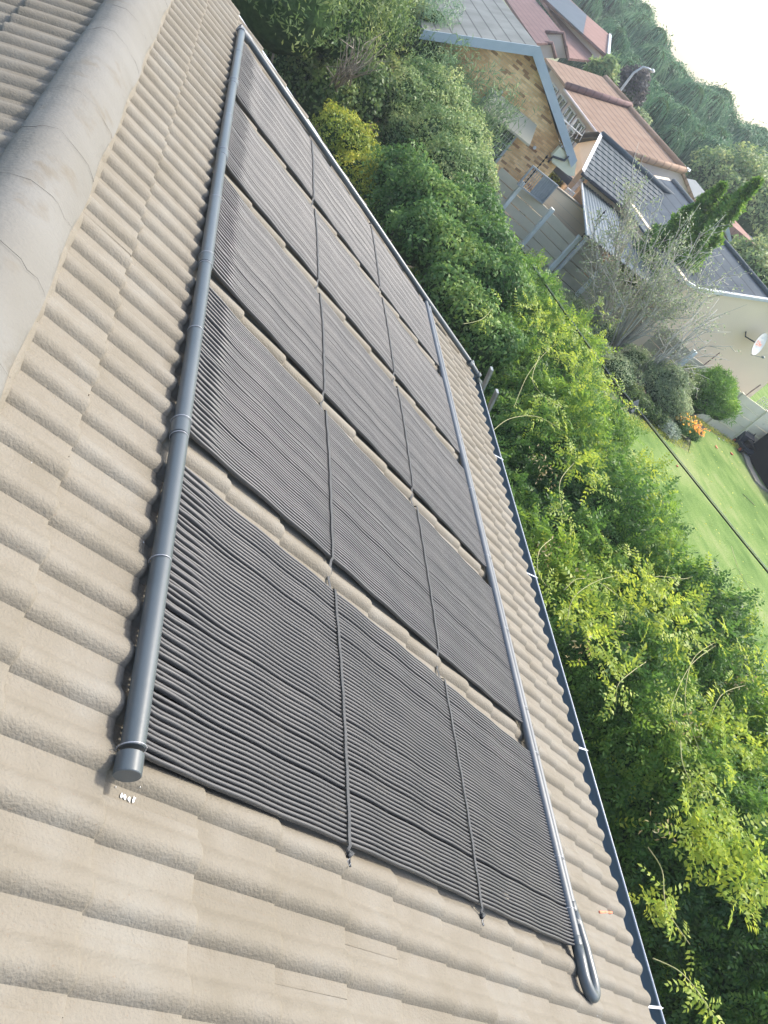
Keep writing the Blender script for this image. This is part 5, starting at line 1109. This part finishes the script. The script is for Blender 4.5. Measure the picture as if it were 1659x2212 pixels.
# strip of far lawn and mesh fence at the right edge
p = [atz(*C8(*q), .012)[:2] for q in ((1480, 880), (1573, 960), (1800, 1100), (1900, 700), (1573, 720))]
sheet('far_lawn', [(gx1+.2, 19.5), (40, 19.2), (46, 34), (gx1+.2, 34)], .010, M['lawn'])
mf = thing('mesh_fence', 'light wire mesh fence panel at the right edge beyond the concrete fence', 'fence', (22.3, 19.6, 0)); b = MB()
for i in range(22): b.box((21.0+i*.12, 19.58, .1), (21.015+i*.12, 19.6, 1.55))
for i in range(12): b.box((21.0, 19.6, .1+i*.13), (23.6, 19.61, .112+i*.13))
b.build('mesh', M['mesh'], mf); b = MB(); b.box((23.55, 19.55, 0), (23.62, 19.62, 1.7)); b.build('post', M['mesh'], mf)

# ------------------------------------------------------------------ far willows, lamp, plum tree, distant bits
def willow_mesh(seed, n):
    rg = np.random.default_rng(seed); V = []; T = []; H = 11.; R = 5.4
    ncl = 46; cd_ = unit(rg.normal(0, 1, (ncl, 3))); cd_[:, 2] = np.abs(cd_[:, 2])*.9+.05; cr_ = rg.uniform(.55, .98, ncl)
    cc = np.stack([cd_[:, 0]*R*cr_, cd_[:, 1]*R*cr_, 4.2+cd_[:, 2]*(H-4.8)*cr_], -1); cs_ = rg.uniform(1.0, 1.9, ncl)
    ci = rg.integers(ncl, size=n); dv = unit(rg.normal(0, 1, (n, 3))); dv[:, 2] = np.abs(dv[:, 2])
    P = cc[ci]+dv*(cs_[ci]*rg.uniform(.75, 1.05, n))[:, None]; L = rg.uniform(.8, 2.6, n)
    a = rg.uniform(0, 6.283, n); wv = rg.uniform(.025, .06, n); sx = np.stack([np.cos(a), np.sin(a), 0*a], -1)*wv[:, None]
    dn = np.stack([dv[:, 0]*.25, dv[:, 1]*.25, -np.ones(n)], -1)*L[:, None]; mid = P+dn*.4+dv*.2
    V = np.stack([P, mid+sx, P+dn, mid-sx], 1); T = np.clip(.42+.20*np.sin(ci*1.7)+rg.normal(0, .24, n), 0, 1)
    V[..., 2] = np.maximum(V[..., 2], .1)
    # small leafy tufts so the outline breaks up
    m = n//2; ci = rg.integers(ncl, size=m); dv = unit(rg.normal(0, 1, (m, 3))); dv[:, 2] = np.abs(dv[:, 2]); Q = cc[ci]+dv*(cs_[ci]*rg.uniform(.8, 1.2, m))[:, None]
    V2 = leaves(Q, dv, .30, .3, rg, .8, .7); return np.concatenate([V, V2]), np.concatenate([T, np.clip(rg.normal(.5, .18, m), 0, 1)]), cc, cs_
protos = []
for k in range(3):
    V, T, cc, cs_ = willow_mesh(200+k, 17000); protos.append((V, T, cc, cs_))
# back row by its skyline, front row lower: (pixel of the top, distance)
rowd = [(1330, -150, 96), (1375, -70, 95), (1405, -5, 92), (1450, 68, 88), (1492, 118, 77), (1540, 158, 78), (1590, 196, 80), (1645, 246, 82), (1710, 300, 84), (1775, 350, 86),
        (1250, -150, 98), (1300, -60, 90), (1370, 75, 74), (1430, 150, 62), (1495, 215, 63), (1560, 262, 64), (1625, 320, 66), (1690, 380, 68)]
wl = ['first', 'second', 'third', 'fourth', 'fifth', 'sixth', 'seventh', 'eighth', 'ninth', 'tenth']
wmesh = []
for k in range(3):
    V, T, cc, cs_ = protos[k]; t = thing('willow_tree', '', 'tree', (0, 0, 0)); f_o = quads('foliage', V, T, M['willow'], t)
    c_o = core([(*cc[i], cs_[i], cs_[i], cs_[i]*1.3) for i in range(len(cc))], .66).build('inner_foliage', M['inner'], t)
    b = MB(); b.tube([(0, 0, 0), (.2, .1, 3), (0, .2, 7)], [.45, .3, .12], 8)
    for i in range(6): b.tube([(0, .1, 2.5+.4*i), tuple((cc[i]+np.array([0, 0, 4]))/2), tuple(cc[i])], [.16, .1, .05], 5)
    tr_o = b.build('trunk', M['stem'], t); wmesh.append((t, [f_o, c_o, tr_o]))
used = set()
for i, (px, py, dist) in enumerate(rowd):
    q = ray(px, py); q = q/np.linalg.norm(q[:2]); k = i % 3; x, y = q[0]*dist, q[1]*dist; topz = CAMZ+q[2]*dist; rank = i
    front = i >= 10
    lab = ('front row weeping willow, %s down from the top edge' % wl[i-10]) if front else ('skyline weeping willow of the back row, %s down from the top edge' % wl[i])
    if k not in used: used.add(k); t = wmesh[k][0]
    else:
        t0, ch = wmesh[k]; t = t0.copy(); COL.objects.link(t)
        for c in ch: c2 = c.copy(); COL.objects.link(c2); c2.parent = t
    t.location = (x, y, 0); s_ = topz/11.3; t.scale = (s_*1.25, s_*1.25, s_); t.rotation_euler = (0, 0, rank*1.3); t['label'] = lab; t['group'] = 'row of weeping willows'
# street lamp
lp = ray(*C6(852, 440)); DL = 44.; lb_ = aty(*C6(852, 440), DL); l2 = aty(*C6(1060, 165), DL); l3 = aty(*C6(1180, 90), DL); l4 = aty(*C6(1250, 110), DL); l5 = aty(*C6(1325, 155), DL)
lamp = thing('street_lamp', 'curved grey street lamp in front of the willows', 'street lamp', (lb_[0]-.1, DL, 0))
b = MB(); b.tube([(lb_[0]-.15, DL, 0), lb_, l2, l3, l4, l4+(l5-l4)*.5], [.10, .08, .065, .055, .05, .05], 8); b.build('pole', M['mesh'], lamp, smooth=True)
b = MB(); b.tube([l4+(l5-l4)*.45, l4+(l5-l4)*.7, l5], [.06, .12, .06], 8); b.build('lamp_head', M['white'], lamp, smooth=True)
def farblob(name, label, px, py, y, r, n, size, mat, seed, rz=None, cat='tree'):
    c = aty(px, py, y); return shrub(name, label, cat, [(c[0], y, max(c[2], r*.5), r, r, rz or r), (c[0]+r*.7, y+.3, max(c[2]-r*.3, .4), r*.7, r*.7, r*.7), (c[0]-r*.7, y, max(c[2]-r*.2, .4), r*.7, r*.7, r*.8)], n, size, .5, mat, seed, stems=3)
farblob('plum_tree', 'dark purple leaved tree at the foot of the street lamp', *C6(1010, 360), 50, 1.0, 3500, .2, M['willowd'], 81, 1.2)
farblob('cordyline_shrub', 'pale spiky shrub behind the brown roof ridge', *C6(660, 190), 47, .75, 1500, .3, M['lgreen'], 82, .9, 'shrub')
farblob('autumn_shrub', 'orange tinged shrub just behind the brown ridge', *C6(1120, 800), 42, .6, 1200, .2, M['greyleaf'], 83, .5, 'shrub')
farblob('olive_tree', 'olive green tree behind the cypress tips', *C7(1180, 420), 46, 2.6, 6000, .25, M['lgreen'], 84, 2.6)
farblob('street_tree', 'rounded green tree right of the taller cypress tip', *C7(1400, 620), 44, 2.2, 5000, .25, M['lgreen'], 85, 2.2)
farblob('garden_tree', 'green tree at the right edge behind the pale building', *C7(1640, 1000), 46, 2.8, 6000, .25, M['willow'], 86, 2.6)
farblob('garden_tree', 'green tree at the right edge below the dark outbuilding', *C7(1600, 1560), 34, 2.2, 6000, .2, M['lgreen'], 87, 1.8)
farblob('back_yard_tree', 'bright green shrub in the yard gap under the cream eave', *C3(1240, 1400), 26.5, .6, 2500, .12, M['yellowg'], 88, .6, 'shrub')
# distant white house at the right edge
dh = thing('distant_house', 'tiny distant house with white gate bars at the right edge', 'house', tuple(aty(*C7(1640, 620), 62)[:2])+(0,))
c0 = aty(*C7(1620, 560), 62); b = MB(); b.slab([aty(*C7(*q), 62) for q in ((1530, 590), (1659, 700), (1760, 760), (1760, 560), (1640, 480))], (0, 4, 0)); b.build('wall', M['dark'], dh)
b = MB(); b.slab([aty(*C7(*q), 61.5) for q in ((1525, 560), (1659, 680), (1659, 730), (1530, 600))], (0, 5, 0)); b.build('roof', M['white'], dh)
b = MB()
for i in range(4): b.tube([aty(*C7(1540+30*i, 555-20*i), 61), aty(*C7(1640+10*i, 450), 61)], .05, 5)
b.build('gate_bars', M['white'], dh)
cx = aty(*C7(1545, 840), 50)
car = thing('parked_car', 'small silver parked car far off at the right edge among the trees', 'car', (cx[0], 50, 0)); zc = cx[2]-.7
b = MB(); b.slab([(cx[0]-2.1, 50, zc+.3), (cx[0]+2.1, 50, zc+.3), (cx[0]+2.1, 50, zc+.85), (cx[0]+1.4, 50, zc+.95), (cx[0]+.9, 50, zc+1.45), (cx[0]-.9, 50, zc+1.45), (cx[0]-1.6, 50, zc+.95), (cx[0]-2.1, 50, zc+.8)], (0, 1.7, 0)); b.build('body', M['mesh'], car)
b = MB(); b.slab([(cx[0]+1.25, 49.98, zc+.97), (cx[0]+.85, 49.98, zc+1.38), (cx[0]-.85, 49.98, zc+1.38), (cx[0]-1.4, 49.98, zc+.97)], (0, 1.74, 0)); b.build('windows', M['glass'], car)
for sx in (-1.3, 1.3):
    for sy in (0, 1.7): b = MB(); b.tube([(cx[0]+sx, 50+sy-.1, zc+.32), (cx[0]+sx, 50+sy+.1, zc+.32)], .32, 12); b.build('wheel', M['black'], car)
# ------------------------------------------------------------------ haze
b = MB(); b.box((-60, -40, -1.0), (220, 260, 24)); hz = b.build('haze', []); 
hm = bpy.data.materials.new('haze air'); hm.use_nodes = True; n_ = hm.node_tree; n_.nodes.clear(); out = n_.nodes.new('ShaderNodeOutputMaterial'); pvn = n_.nodes.new('ShaderNodeVolumePrincipled')
pvn.inputs['Color'].default_value = (.86, .93, 1, 1); pvn.inputs['Density'].default_value = .0011; pvn.inputs['Anisotropy'].default_value = .2
n_.links.new(pvn.outputs[0], out.inputs['Volume']); hz.data.materials.clear(); hz.data.materials.append(hm); tag(hz, 'pale summer haze in the air', 'haze', kind='stuff')
